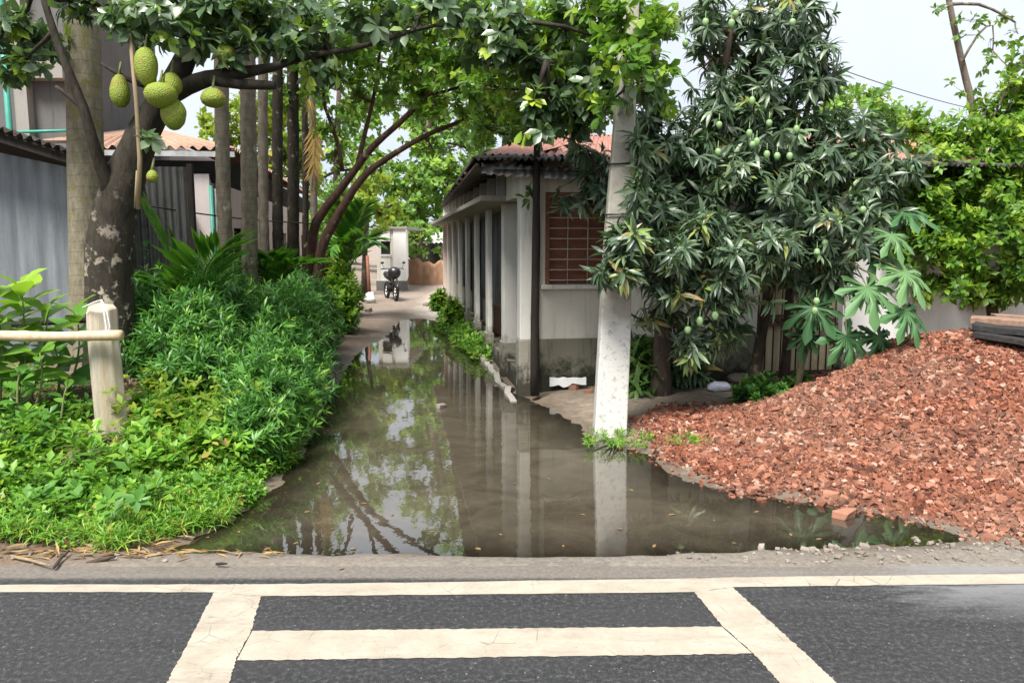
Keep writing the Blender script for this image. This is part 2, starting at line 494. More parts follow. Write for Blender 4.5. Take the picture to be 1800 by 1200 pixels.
WL = -0.055
SHORE = [(285, 966), (400, 982), (600, 988), (900, 989), (1200, 990), (1330, 989), (1400, 970), (1480, 966), (1600, 958), (1700, 945),
         (1620, 915), (1480, 885), (1330, 868), (1205, 845), (1140, 800), (1040, 766), (965, 715), (905, 690), (850, 640), (800, 592), (772, 566),
         (745, 558), (706, 560), (690, 580), (668, 600), (640, 612), (606, 650), (560, 720), (530, 800), (480, 850), (400, 920), (330, 950)]
SH = [tuple(G(px, py, WL))[:2] for px, py in SHORE]

# heap of brick chips
HC = W(1705, 602, 8.6)
FOOT = [(1112, 742), (1200, 728), (1330, 724), (1420, 716), (1490, 680), (1560, 650), (1640, 640), (2150, 640), (2150, 960), (1800, 946), (1660, 915), (1540, 893),
        (1420, 872), (1290, 846), (1180, 800)]
FP = [tuple(G(px, py, 0))[:2] for px, py in FOOT]
FP[5:8] = [(HC.x - 2.0, HC.y + 1.5), (HC.x - .2, HC.y + 2.9), (HC.x + 4.5, HC.y + 3)]

def heap(x, y):
    d = poly_dist(x, y, FP) + (fbm(x * 1.6, y * 1.6, 3, 5) - .5) * .5
    e = np.hypot((x - HC.x) * np.where(x > HC.x, .85, 1.0), (y - HC.y))
    cone = (HC.z + .02) / .85 * np.clip(1 - np.sqrt(e * e + .2) / 3.0, 0, 1)
    thin = .09 * sstep(0, -.8, d)
    return np.where(d < 0, np.maximum(cone * sstep(0, -.9, d), thin) + .04 * (fbm(x * 3, y * 3, 3, 9) - .5) * sstep(0, -.5, d), 0) + np.where(d < 0, 0, -.05)

def terrain(x, y):
    d = poly_dist(x, y, SH) + (fbm(x * 2.2, y * 2.2, 4, 1) - .5) * .22
    out = WL + np.minimum(.16 * d, .06) + .10 * (1 - np.exp(-np.maximum(d - .4, 0) / 1.5))
    inn = WL - np.minimum(.12, .16 * -d)
    z = np.where(d > 0, out, inn)
    s = x + .1556 * y
    left = sstep(-.9, -3.0, s) * sstep(5.3, 8.0, y)
    z = z + .38 * left * np.where(d > 0, 1, 0)
    z = z + (fbm(x * 1.1, y * 1.1, 4, 3) - .5) * .06 * sstep(.05, .6, d) + (fbm(x * 9, y * 9, 3, 4) - .5) * .025
    z = z + .10 * sstep(20, 30, y)
    sh = sstep(4.95, 4.70, y - .34 * np.clip(fbm(x * 1.5, y * 1.5, 3, 12) - .35, 0, .6))
    zr = .003 + (fbm(x * 3.0, y * 7, 4, 8) - .5) * .018
    z = z * (1 - sh) + zr * sh
    z = np.where(y < 4.58, np.minimum(z, -.03), z)
    return z

def tz(x, y):
    return float(terrain(np.array([float(x)]), np.array([float(y)]))[0])

def on_ground(px, py):
    p = G(px, py, 0)
    for _ in range(6):
        p = G(px, py, tz(p.x, p.y))
    return p

def grid_mesh(xs, ys, zf):
    X, Y = np.meshgrid(xs, ys)
    Z = zf(X, Y)
    V = np.stack([X.ravel(), Y.ravel(), Z.ravel()], 1)
    nx, ny = len(xs), len(ys)
    i = (np.arange(ny - 1)[:, None] * nx + np.arange(nx - 1)[None, :]).ravel()
    return V, np.stack([i, i + 1, i + nx + 1, i + nx], 1)

# ------------------------------------------------------------------ setting: ground, road, markings, water
t = NT('soil')
v = t.tc.outputs['Object']
n1 = t.noise(.8, 8, .7); n2 = t.noise(9, 8, .75)
col = t.ramp(n2, [(.3, (.13, .10, .075)), (.55, (.24, .195, .15)), (.75, (.34, .29, .23))])
xyz = t.sep()
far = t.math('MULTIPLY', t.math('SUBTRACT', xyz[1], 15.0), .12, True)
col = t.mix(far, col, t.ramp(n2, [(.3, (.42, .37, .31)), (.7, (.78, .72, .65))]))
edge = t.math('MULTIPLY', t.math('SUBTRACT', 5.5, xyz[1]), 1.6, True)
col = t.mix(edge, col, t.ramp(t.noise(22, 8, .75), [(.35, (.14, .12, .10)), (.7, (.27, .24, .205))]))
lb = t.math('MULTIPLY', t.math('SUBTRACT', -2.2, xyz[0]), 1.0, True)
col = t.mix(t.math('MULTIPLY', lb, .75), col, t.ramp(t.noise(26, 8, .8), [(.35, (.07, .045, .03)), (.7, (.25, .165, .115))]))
col = t.mix(t.ramp(n1, [(.45, 0.0), (.7, .45)]), col, (.10, .08, .055))
wet_sheen = t.ramp(t.math('ADD', t.math('ADD', xyz[2], .05), t.math('MULTIPLY', t.math('SUBTRACT', n2, .5), .05)), [(0, 1.0), (.05, 0.0)])
t.set(t.b, 'Roughness', t.math('SUBTRACT', .9, t.math('MULTIPLY', wet_sheen, .55)))
col = t.mix(t.math('MULTIPLY', wet_sheen, .45), col, (.07, .055, .04))
t.l.new(col, t.b.inputs['Base Color']); t.set(t.b, 'Specular IOR Level', .35)
t.bump(t.noise(35, 8, .8), .6, .02)
M['soil'] = t.m

xs = np.concatenate([-np.geomspace(400, 8.2, 26), np.arange(-8, 8.01, .075), np.geomspace(8.2, 400, 26)])
ys = np.concatenate([-np.geomspace(60, 1, 10), np.arange(0, 4.4, .4), np.arange(4.4, 15, .07), np.arange(15, 42, .25), np.geomspace(43, 900, 24)])
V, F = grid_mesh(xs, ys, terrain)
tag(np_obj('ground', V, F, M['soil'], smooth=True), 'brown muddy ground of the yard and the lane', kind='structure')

t = NT('asphalt')
n = t.noise(34, 9, .85); n3 = t.noise(2.2, 8, .7, t.coord(.35, 1.6, 1))
col = t.ramp(n, [(.38, (.007, .007, .008)), (.52, (.026, .026, .028)), (.60, (.085, .085, .086)), (.72, (.22, .215, .21))])
col = t.mix(t.ramp(n3, [(.42, 0.0), (.75, .45)]), col, (.050, .049, .049))
col = t.mix(t.ramp(t.vor(16), [(.045, .8), (.085, 0.0)]), col, (.30, .29, .27))
xyz = t.sep()
silt = t.math('ADD', t.math('MULTIPLY', t.math('SUBTRACT', xyz[1], 4.36), 9.0, True), t.math('MULTIPLY', t.math('SUBTRACT', t.noise(9, 8, .75), .52), 1.2))
col = t.mix(t.math('MULTIPLY', t.math('MULTIPLY', t.math('SUBTRACT', xyz[1], 4.38), 14.0, True), t.ramp(silt, [(.2, 0.0), (.7, .9)])), col, t.ramp(n, [(.36, (.105, .09, .075)), (.64, (.235, .205, .175))]))
sheen_x = t.math('MULTIPLY', t.math('SUBTRACT', xyz[0], 1.3), .9, True)
sheen_y = t.math('MULTIPLY', t.math('SUBTRACT', xyz[1], 3.85), 2.2, True)
wet_sheen = t.math('MULTIPLY', t.math('MULTIPLY', sheen_x, sheen_y), t.ramp(t.noise(1.6, 7, .7, t.coord(.5, 2.2, 1)), [(.42, 0.0), (.56, 1.0)]))
col = t.mix(t.math('MULTIPLY', wet_sheen, .75), col, (.19, .19, .195))  # pale grey painted in for the sky sheen of the wet patch
col = t.mix(t.ramp(t.noise(1.1, 7, .75, t.coord(.25, 1.8, 1)), [(.55, 0.0), (.72, .6)]), col, (.028, .027, .027))
rough = t.math('SUBTRACT', .78, t.math('MULTIPLY', wet_sheen, .68))
t.set(t.b, 'Roughness', .7); t.set(t.b, 'Specular IOR Level', .5)
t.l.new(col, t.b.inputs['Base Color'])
bm_ = t.n.new('ShaderNodeBump'); t.set(bm_, 'Distance', .008); t.l.new(t.noise(150, 4, .8), bm_.inputs['Height'])
t.l.new(t.math('SUBTRACT', .75, t.math('MULTIPLY', wet_sheen, .65)), bm_.inputs['Strength']); t.l.new(bm_.outputs[0], t.b.inputs['Normal'])
M['asphalt'] = t.m
yE0, yE1 = G(0, 1006).y, G(1800, 1000).y
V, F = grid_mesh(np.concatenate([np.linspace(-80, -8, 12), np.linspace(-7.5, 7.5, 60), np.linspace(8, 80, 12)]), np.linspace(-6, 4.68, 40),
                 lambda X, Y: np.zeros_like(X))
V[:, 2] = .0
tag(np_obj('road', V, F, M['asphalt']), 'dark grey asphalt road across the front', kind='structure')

t = NT('road_paint')
n = t.noise(38, 9, .85); n2 = t.noise(7, 8, .75, t.coord(.5, 3, 1))
col = t.ramp(t.noise(5, 8, .7), [(.3, (.30, .262, .205)), (.7, (.40, .36, .295))])
col = t.mix(t.ramp(n2, [(.5, 0.0), (.75, .55)]), col, (.29, .225, .175))
col = t.mix(t.ramp(n, [(.57, 0.0), (.64, .85)]), col, (.17, .15, .135))
col = t.mix(t.ramp(t.noise(3.2, 9, .8, t.coord(.4, 2, 1)), [(.52, 0.0), (.74, .85)]), col, (.19, .155, .125))
crk = t.ramp(t.vor(5.5, t.coord(1, 1, 1), 'DISTANCE_TO_EDGE'), [(.006, 1.0), (.016, 0.0)])
crk = t.math('MULTIPLY', crk, t.ramp(t.noise(1.7, 5, .7), [(.5, 0.0), (.6, .7)]))
col = t.mix(crk, col, (.10, .09, .08))
t.bump(t.noise(120, 4, .8), .35, .006)
M['paint'] = t.base(col, .75, .35)

def marking(name, pts, label, seed):
    """a painted band with a slightly broken outline; pts = [(left edge px), (right edge px)] lists along the band"""
    A = [G(*p, .004) for p in pts[0]]; B = [G(*p, .004) for p in pts[1]]
    rr = random.Random(seed)
    m = MB(); n = 90
    def at(L, u):
        k = min(int(u * (len(L) - 1)), len(L) - 2); f = u * (len(L) - 1) - k
        return L[k].lerp(L[k + 1], f)
    vs = []
    for i in range(n + 1):
        u = i / n
        a, b = at(A, u), at(B, u)
        w = (b - a).normalized()
        a = a + w * (rr.random() - .5) * .009; b = b + w * (rr.random() - .5) * .009
        vs += [a, b]
    m.add(vs, [(2 * i, 2 * i + 1, 2 * i + 3, 2 * i + 2) for i in range(n)])
    me = m.build(name, M['paint'])
    for q in me.data.polygons:
        if q.normal.z < 0: me.data.flip_normals(); break
    tag(me, label, kind='structure')

marking('road_marking', [[(-700, 1036), (0, 1027), (375, 1026), (460, 1026), (700, 1023), (1220, 1016), (1290, 1014), (1800, 1008), (2500, 998)],
                         [(-700, 1050), (0, 1040), (375, 1040), (460, 1047), (700, 1045), (1220, 1040), (1290, 1031), (1800, 1025), (2500, 1014)]],
        'long cream edge line along the far side of the road', 1)
marking('road_marking', [[(376, 1040.3), (332, 1125), (293, 1200), (215, 1360)], [(459, 1047.3), (441, 1108), (414, 1160), (403, 1200), (355, 1360)]],
        'cream band running from the edge line to the lower left', 2)
marking('road_marking', [[(1221, 1040.3), (1270, 1100), (1325, 1148), (1372, 1200), (1500, 1350)], [(1288, 1031.3), (1352, 1090), (1410, 1142), (1472, 1200), (1630, 1350)]],
        'cream band running from the edge line to the lower right', 3)
marking('road_marking', [[(443.5, 1108), (860, 1104), (1268, 1100)], [(416, 1160), (860, 1154), (1323, 1148)]],
        'wide cream cross bar between the two slanting bands', 4)

# water
t = NT('muddy_water')
dp = t.attr('depth')
murk = t.n.new('ShaderNodeBsdfDiffuse')
n = t.noise(1.6, 8, .7, None, 1.5)
t.l.new(t.ramp(n, [(.3, (.044, .037, .026)), (.7, (.098, .082, .058))]), murk.inputs[0])
clear = t.n.new('ShaderNodeBsdfTransparent'); clear.inputs[0].default_value = (.80, .72, .56, 1)
mx = t.n.new('ShaderNodeMixShader')
t.l.new(t.math('ADD', .15, t.math('MULTIPLY', dp, 8.0), True), mx.inputs[0])
t.l.new(clear.outputs[0], mx.inputs[1]); t.l.new(murk.outputs[0], mx.inputs[2])
gl = t.n.new('ShaderNodeBsdfGlossy'); gl.inputs['Roughness'].default_value = .015; gl.inputs[0].default_value = (1, 1, 1, 1)
fr = t.n.new('ShaderNodeFresnel'); fr.inputs[0].default_value = 2.35
bp = t.n.new('ShaderNodeBump'); bp.inputs['Strength'].default_value = .045; bp.inputs['Distance'].default_value = .02
t.l.new(t.noise(7, 3, .5, t.coord(1, .6, 1)), bp.inputs['Height'])
t.l.new(bp.outputs[0], gl.inputs['Normal']); t.l.new(bp.outputs[0], fr.inputs['Normal'])
m2 = t.n.new('ShaderNodeMixShader')
t.l.new(fr.outputs[0], m2.inputs[0]); t.l.new(mx.outputs[0], m2.inputs[1]); t.l.new(gl.outputs[0], m2.inputs[2])
t.l.new(m2.outputs[0], t.out.inputs[0])
M['water'] = t.m
V, F = grid_mesh(np.arange(-4.5, 4.6, .07), np.arange(4.6, 22.5, .07), lambda X, Y: np.full_like(X, WL))
dep = WL - terrain(V[:, 0], V[:, 1])
nearw = poly_dist(V[:, 0], V[:, 1], SH) < .5
keep = ((dep[F] > -.02) & nearw[F]).any(1)
F = F[keep]
u, inv = np.unique(F.ravel(), return_inverse=True)
tag(np_obj('water', V[u], inv.reshape(-1, 4), M['water'], smooth=True, attrs={'depth': np.clip(dep[u], 0, 1)}), 'long brown puddle flooding the lane', kind='structure')

# ------------------------------------------------------------------ leaf and crown builders
def leaf_tmpl(rows=3, w=.28, fold=.25, droop=.25, peak=.45):
    """(verts, quads) of a folded, drooping leaf of length 1 along +y, upper side +z"""
    vs = []
    for i in range(rows + 1):
        t_ = i / rows
        p = t_ ** (math.log(.5) / math.log(peak))
        hw = w * .5 * max(math.sin(math.pi * p), .03)
        z = -droop * t_ * t_
        y = t_ * (1 - .25 * droop * t_)
        vs += [(-hw, y, z + fold * hw), (0, y, z), (hw, y, z + fold * hw)]
    fs = []
    for i in range(rows):
        a = 3 * i
        fs += [(a, a + 1, a + 4, a + 3), (a + 1, a + 2, a + 5, a + 4)]
    return np.array(vs), np.array(fs)

def norm(v):
    return v / np.maximum(np.linalg.norm(v, axis=-1, keepdims=True), 1e-9)

def place(tmpl, P, D, N, S):
    tv, tf = tmpl
    y = norm(D); z = N - y * (N * y).sum(1, keepdims=True); z = norm(z)
    x = np.cross(y, z)
    S = np.asarray(S).reshape(-1, 1, 1)
    V = P[:, None, :] + S * (tv[None, :, 0:1] * x[:, None, :] + tv[None, :, 1:2] * y[:, None, :] + tv[None, :, 2:3] * z[:, None, :])
    n, k = len(P), len(tv)
    F = (tf[None] + (np.arange(n) * k)[:, None, None]).reshape(-1, tf.shape[1])
    return V.reshape(-1, 3), F, len(tf)

def whorls(tips, dirs, k, spread, L, rng, ax=.06, sag=.2):
    """k leaves round each shoot tip"""
    n = len(tips)
    d = norm(dirs)
    a = norm(np.cross(d, rng.normal(size=(n, 3))))
    b = np.cross(d, a)
    ang = (np.arange(k)[None] * 2.399 + rng.uniform(0, 6.28, (n, 1)) + rng.normal(0, .25, (n, k)))
    sp = np.clip(rng.normal(spread, .28, (n, k)), .15, 2.2)
    D = (np.cos(sp)[..., None] * d[:, None] + np.sin(sp)[..., None] * (np.cos(ang)[..., None] * a[:, None] + np.sin(ang)[..., None] * b[:, None]))
    D[..., 2] -= sag * rng.uniform(.3, 1.4, (n, k))
    P = tips[:, None] - d[:, None] * (rng.uniform(0, ax, (n, k))[..., None])
    Nn = d[:, None] * 1.0 + np.array([0, 0, .7]) + rng.normal(0, .3, (n, k, 3))
    S = L * rng.uniform(.62, 1.15, (n, k))
    return P.reshape(-1, 3), D.reshape(-1, 3), Nn.reshape(-1, 3), S.ravel()

def clump_tips(c, r, n, rng, shell=2.0, up=.25):
    d = norm(rng.normal(size=(n, 3)))
    rad = rng.uniform(0, 1, n) ** (1 / shell)
    # lumpy surface: shoots gather in knots
    knots = norm(rng.normal(size=(max(4, n // 9), 3)))
    near = knots[np.argmax(d @ knots.T, axis=1)]
    d2 = norm(d * .55 + near * .45)
    tips = np.array(c) + d2 * rad[:, None] * np.array(r) * rng.uniform(.8, 1.12, (n, 1))
    dirs = norm(d2 + np.array([0, 0, up]) + rng.normal(0, .45, (n, 3)))
    return tips, dirs

def crown_mesh(name, clumps, mat, parent, rng, tmpl, k, spread, L, dens, sag=.2, shell=2.0, up=.25, young=.06, ax=.06, tone0=.4, tvar=.22):
    """clumps: (px, py, D, half width px, half height px, half depth m[, density])"""
    Vs, Fs, Ts, off, tipsall = [], [], [], 0, []
    for c in clumps:
        px, py, D, rx, ry, rd = c[:6]
        q = c[6] if len(c) > 6 else 1
        cen = W(px, py, D); m = MPP(D)
        n = max(3, int(dens * q * (rx * ry) / 5000 * (1 + rd)))
        tips, dirs = clump_tips(cen, (rx * m, rd, ry * m), n, rng, shell, up)
        P, Dd, N, S = whorls(tips, dirs, k, spread, L, rng, ax, sag)
        V, F, nf = place(tmpl, P, Dd, N, S)
        base = np.repeat(np.clip(rng.normal(tone0, .16, n), 0, .8), k) + rng.normal(0, tvar * .5, n * k)
        yg = np.repeat(rng.uniform(size=n) < young, k)
        base = np.where(yg, rng.uniform(.86, 1.0, n * k), np.clip(base, 0, .85))
        Vs.append(V); Fs.append(F + off); Ts.append(np.repeat(base, nf)); off += len(V)
        tipsall.append((cen, tips))
    return np_obj(name, np.concatenate(Vs), np.concatenate(Fs), mat, parent, tone=np.concatenate(Ts), smooth=True), tipsall

def limb_pts(a, b, n=5, bend=.08, rr=random):
    a, b = Vector(a), Vector(b)
    L = (b - a).length
    out = []
    o = Vector((rr.uniform(-1, 1), rr.uniform(-1, 1), rr.uniform(-.6, .2))) * bend * L
    for i in range(n + 1):
        t_ = i / n
        out.append(a.lerp(b, t_) + o * math.sin(math.pi * t_) + Vector((rr.uniform(-1, 1), rr.uniform(-1, 1), rr.uniform(-1, 1))) * .012 * L * (0 < i < n))
    return out

def twigs(mb, tipsall, nodes, rr, r0=.03, per=14):
    """limbs from the nearest fork to each clump, and twigs on to some of its shoots"""
    for cen, tips in tipsall:
        s = min(nodes, key=lambda q: (q - cen).length)
        mb.tube(limb_pts(s, cen, 5, .1, rr), [r0 * (1 - .55 * i / 5) for i in range(6)], 6)
        for j in range(min(per, len(tips))):
            tp = Vector(tips[rr.randrange(len(tips))])
            st = s.lerp(cen, rr.uniform(.55, 1.0))
            mb.tube(limb_pts(st, tp, 3, .1, rr), [r0 * .32, r0 * .24, r0 * .17, r0 * .1], 4, cap=False)

T_MANGO = leaf_tmpl(3, .21, .3, .35, .45)
T_JACK = leaf_tmpl(3, .50, .25, .18, .58)
T_OVAL = leaf_tmpl(2, .50, .25, .15, .5)
T_LANCE = leaf_tmpl(2, .20, .25, .25, .42)
T_BROAD = leaf_tmpl(4, .52, .22, .25, .55)
T_FAR = leaf_tmpl(2, .62, .2, .15, .5)

def frond(mb_pts, rng, n=40, L=.55, w=.07, hang=.25, mat=None, name='frond', parent=None, vee=.5, tone=.4):
    """a feather palm frond along a curved rachis"""
    pts = [Vector(p) for p in mb_pts]
    m = MB(); m.tube(pts, [.02 * (1 - .8 * i / (len(pts) - 1)) + .003 for i in range(len(pts))], 6)
    P, D, N = [], [], []
    for i in range(n):
        t_ = .12 + .87 * i / (n - 1)
        k = min(int(t_ * (len(pts) - 1)), len(pts) - 2); f = t_ * (len(pts) - 1) - k
        p = pts[k].lerp(pts[k + 1], f); d = (pts[k + 1] - pts[k]).normalized()
        sd = d.cross(Vector((0, 0, 1)))
        if sd.length < .1: sd = Vector((1, 0, 0))
        sd.normalize(); up = sd.cross(d)
        for q in (-1, 1):
            dd = d * (.55 + .5 * t_) + sd * q * .85 + up * vee - Vector((0, 0, hang))
            P.append(p); D.append(dd); N.append(up + sd * (-q) * .3)
    P, D, N = np.array(P), np.array(D), np.array(N)
    S = L * np.repeat(np.sin(np.linspace(.35, 2.75, n)) ** .6, 2) * rng.uniform(.85, 1.1, 2 * n)
    D = D + rng.normal(0, .08, D.shape)
    V, F, nf = place(leaf_tmpl(3, w / L * 1.2, .5, .18, .4), P, D, N, S)
    tv = np.array([tuple(v) for v in m.v]); tf = [f for f in m.f if len(f) == 4]
    V2 = np.concatenate([V, tv]); F2 = np.concatenate([F, np.array(tf) + len(V)])
    tn = np.concatenate([np.repeat(np.clip(rng.normal(tone, .2, len(P)), 0, 1), nf), np.full(len(tf), .8)])
    return np_obj(name, V2, F2, mat, parent, tone=tn, smooth=True)
# ------------------------------------------------------------------ the verandah house on the right
Ld = Vector((-.1556, 1, 0)).normalized()          # along the lane, away from the road
Fd = Vector((Ld.y, -Ld.x, 0))                     # along the house front, to the right
C0 = G(914, 690, 0)

def Hh(a, b, z=0.0):
    return C0 + Fd * a + Ld * b + Vector((0, 0, z))

def hbox(mb, a0, a1, b0, b1, z0, z1):
    return mb.box(Hh(a0, b0, z0), Fd * (a1 - a0), Ld * (b1 - b0), Vector((0, 0, z1 - z0)))

house = thing('verandah_house', 'long cream house with columns along the flooded lane under a red tin roof', 'house', Hh(0, 0, 0))
HL, HW = 15.4, 7.7
# front wall with window and grille door
m = MB()
hbox(m, .24, .36, .10, .28, .72, 3.0)
hbox(m, .36, 1.26, .10, .28, .72, 1.46)
hbox(m, .36, 1.26, .10, .28, 2.70, 3.0)
hbox(m, 1.26, 3.45, .10, .28, .72, 3.0)
hbox(m, 3.45, 4.75, .10, .28, 2.35, 3.0)
m.build('wall', M['cream'], house)
m = MB(); hbox(m, .24, 3.45, .07, .28, -.15, .72)
m.build('plinth', M['plinth'], house)
m = MB(); hbox(m, 4.75, HW, .06, .28, .45, 3.0)
w_ = m.build('wall', M['white_wall'], house); w_['label'] = 'whitewashed end of the front wall'
m = MB(); hbox(m, 4.75, HW, .04, .28, -.15, .45); hbox(m, 3.45, 4.75, .05, .28, -.15, .12)
m.build('plinth', M['dirty_plinth'], house)
# window
wnd = MB(); hbox(wnd, .36, 1.26, .21, .24, 1.46, 2.70)
wnd = wnd.build('window', M['door_wood'], house); wnd['label'] = 'window of red-brown boards behind a wire grille'
m = MB()
for k in range(9):
    z = 1.52 + k * .14
    m.tube([Hh(.37, .125, z), Hh(1.25, .125, z)], .009, 5)
for k in range(4):
    a = .40 + k * .28
    m.tube([Hh(a, .14, 1.46), Hh(a, .14, 2.70)], .008, 5)
m.build('grille', M['grille'], wnd)
m = MB()
hbox(m, .36, .42, .11, .20, 1.46, 2.70); hbox(m, 1.20, 1.26, .11, .20, 1.46, 2.70); hbox(m, .42, 1.20, .11, .20, 2.64, 2.70)
m.build('frame', M['door_wood'], wnd)
m = MB()
for k in range(9): hbox(m, .43, 1.19, .195, .206, 1.50 + k * .13, 1.595 + k * .13)
m.build('slat', M['door_wood'], wnd)
m = MB(); hbox(m, .30, 1.32, .03, .20, 1.40, 1.455)
m.build('sill', M['column'], wnd, bevel=.008)
# ivory door behind dark bars
dr = MB()
dr.corr(Hh(3.45, .26, .12), Hh(4.75, .26, .12), Hh(4.75, .26, 2.35), Hh(3.45, .26, 2.35), .19, .02)
dr = dr.build('door', M['ivory'], house); dr['label'] = 'ivory ribbed door behind dark iron bars'
m = MB()
for k in range(11):
    a = 3.5 + k * .12
    m.tube([Hh(a, .16, .12), Hh(a, .16, 2.3)], .011, 5)
for z in (.16, .85, .98, 2.28):
    hbox(m, 3.46, 4.74, .145, .175, z - .018, z + .018)
for k in range(10):
    m.ball(Hh(3.56 + k * .12, .16, .915), .045, 8, 4, sc=(1, .25, 1))
m.build('grille', M['grille_dark'], dr)
# lane side: columns and recessed bays
bs = [0.0, 1.55] + [1.55 + 1.98 * k for k in range(1, 8)]
for k, b in enumerate(bs):
    m = MB()
    if k == 0:
        hbox(m, 0, .24, 0, .26, .72, 3.0)
        c = m.build('column', M['column'], house, bevel=.012); c['label'] = 'cream corner column'
        m = MB(); hbox(m, -.015, .24, -.015, .26, -.2, .72); m.build('footing', M['dirty_plinth'], c, bevel=.01)
    else:
        hbox(m, 0, .22 if k == 1 else .085, b, b + (.26 if k == 1 else .34), .42, 2.62)
        c = m.build('column', M['column'], house, bevel=.012)
        m = MB(); hbox(m, -.03, .24 if k == 1 else .11, b - .03, b + (.29 if k == 1 else .37), -.2, .42 if k > 1 else .5); m.build('footing', M['dirty_plinth'], c, bevel=.015)
m = MB(); hbox(m, .04, .16, .26, HL, -.2, .24)
m.build('dwarf_wall', M['dirty_plinth'], house)
m = MB(); hbox(m, .62, .74, .28, HL, .0, 3.0)
m.build('wall', M['grey_block'], house)
for k in range(len(bs)):
    b0 = bs[k] + (.26 if k < 2 else .36); b1 = bs[k + 1] - .02 if k + 1 < len(bs) else HL
    if b1 - b0 < .4: continue
    m = MB()
    if k == 0:
        hbox(m, .50, .55, b0 + .02, b1, .24, 2.6)
        d = m.build('shutter', M['maroon'], house); d['label'] = 'dark maroon boards in the first bay'
    else:
        m.corr(Hh(.34, b0 + .06, .8), Hh(.34, b1 - .06, .8), Hh(.34, b1 - .06, 2.6), Hh(.34, b0 + .06, 2.6), .22, .012)
        d = m.build('shutter', M['panel'], house)
        m = MB(); hbox(m, .36, .42, b0 + .03, b1 - .03, .24, .8); m.build('apron', M['maroon'] if k < 3 else M['dirty_plinth'], d)
# sun shade slab and the posts of the opening above it
m = MB(); hbox(m, -.42, .6, .95, HL + .3, 2.62, 2.70)
m.build('shade_slab', M['soffit'], house, bevel=.01)
for k in range(13):
    b = .9 + k * 1.15
    m = MB(); hbox(m, -.03, .10, b, b + .13, 2.70, 3.24); m.build('stub_post', M['column'], house)
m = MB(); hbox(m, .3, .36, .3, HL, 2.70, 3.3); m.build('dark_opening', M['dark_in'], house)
m = MB(); hbox(m, -.05, .6, .26, .95, 2.62, 3.0); m.build('corner_beam', M['cream'], house, bevel=.01)
m = MB(); hbox(m, .0, HW, HL, HL + .2, 0, 3.0); hbox(m, HW - .2, HW, .28, HL, 0, 3.0); m.build('wall', M['peach_wall'], house)
# roof: upper red hip, lower dark eave sheets
E1, E2 = W(831, 279, 9.75), W(775, 360, 26.3)
E1b = Hh(-.45, -.35, 3.10)
ER = Hh(HW + .5, -.75, E1.z)
R1, R2, R3, R4 = Hh(.60, 1.9, 3.70), Hh(6.3, 1.9, 3.78), Hh(.60, 13, 3.85), Hh(6.3, 13, 3.85)
q = lambda A, B, f: A.lerp(B, f)
m = MB(); m.corr(q(E1, R1, .13), q(ER, R2, .13), R2, R1, .10, .022)
rf = m.build('roof', M['red_roof'], house); rf['label'] = 'faded red corrugated tin hip roof'
EBR, EBL = Hh(HW + .5, HL + .8, 3.2), E2
m = MB(); m.corr(q(E2, R3, .06), q(E1, R1, .06), R1, R3, .10, .022); m.build('roof_slope', M['red_roof'], rf)
m = MB(); m.corr(ER, EBR, R4, R2, .12, .022); m.build('roof_slope', M['red_roof'], rf)
m = MB(); m.corr(EBR, EBL, R3, R4, .12, .022); m.build('roof_slope', M['red_roof'], rf)
m = MB(); m.quad(R1, R2, R4, R3); m.build('roof_slope', M['red_roof'], rf)
m = MB(); m.corr(E1, ER, q(ER, R2, .19), q(E1, R1, .19) + Vector((0, 0, -.02)), .085, .022, 3, .015, seed=3)
m.build('eave_sheet', M['old_roof'], rf, solid=.004)
m = MB(); m.corr(E2, E1, q(E1, R1, .16), q(E2, R3, .16), .11, .022, 1)
m.build('eave_sheet', M['old_roof'], rf, solid=.004)
m = MB()
for k in range(12):
    b = 1.0 + k * 1.25
    f = (b + .9) / (HL + 1.4)
    p = q(E1, E2, f)
    m.tube([p + Vector((0, 0, -.05)), Hh(.5, b, 3.12 + .02 * k)], .035, 6)
m.tube([E1 + Vector((.05, .1, -.07)), E2 + Vector((.05, -.1, -.07))], .035, 6)
m.build('rafter', M['rafter'], rf)
m = MB(); m.quad(E1 + Vector((.02, .02, -.12)), Hh(.62, .2, 3.32), Hh(.62, HL, 3.40), E2 + Vector((.02, 0, -.12)))
m.build('eave_soffit', M['rafter'], rf)
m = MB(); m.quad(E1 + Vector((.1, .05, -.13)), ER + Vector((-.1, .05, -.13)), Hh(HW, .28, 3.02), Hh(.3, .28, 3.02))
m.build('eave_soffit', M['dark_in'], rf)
# torn pale sheet under the front eave
a_, b_ = W(846, 292, 9.95), W(1032, 303, 10.2)
m = MB(); m.corr(a_ + Vector((0, 0, -.10)), b_ + Vector((0, 0, -.10)), b_ + Vector((0, .10, .05)), a_ + Vector((0, .10, .05)), .12, .014, 4, .04, seed=5)
s_ = m.build('torn_sheet', M['eave_sheet'], rf, solid=.004); s_['label'] = 'pale torn tin sheet under the front eave'

# kerb of pale concrete along the water
m = MB()
rr = random.Random(4); pv = []
for k in range(40):
    b = -.35 + k * .24
    pv.append((b, -.17 + rr.uniform(-.03, .03), rr.uniform(-.05, .05)))
for (b0, o0, z0), (b1, o1, z1) in zip(pv, pv[1:]):
    m.hexa([Hh(o0, b0, -.2), Hh(o0 + .085, b0, -.2), Hh(o1 + .085, b1, -.2), Hh(o1, b1, -.2),
            Hh(o0, b0, z0), Hh(o0 + .085, b0, z0), Hh(o1 + .085, b1, z1), Hh(o1, b1, z1)])
kb = m.build('concrete_kerb', M['light_block'], loc=Hh(0, 0, 0))
tag(kb, 'pale broken concrete kerb between the puddle and the columns', 'kerb')

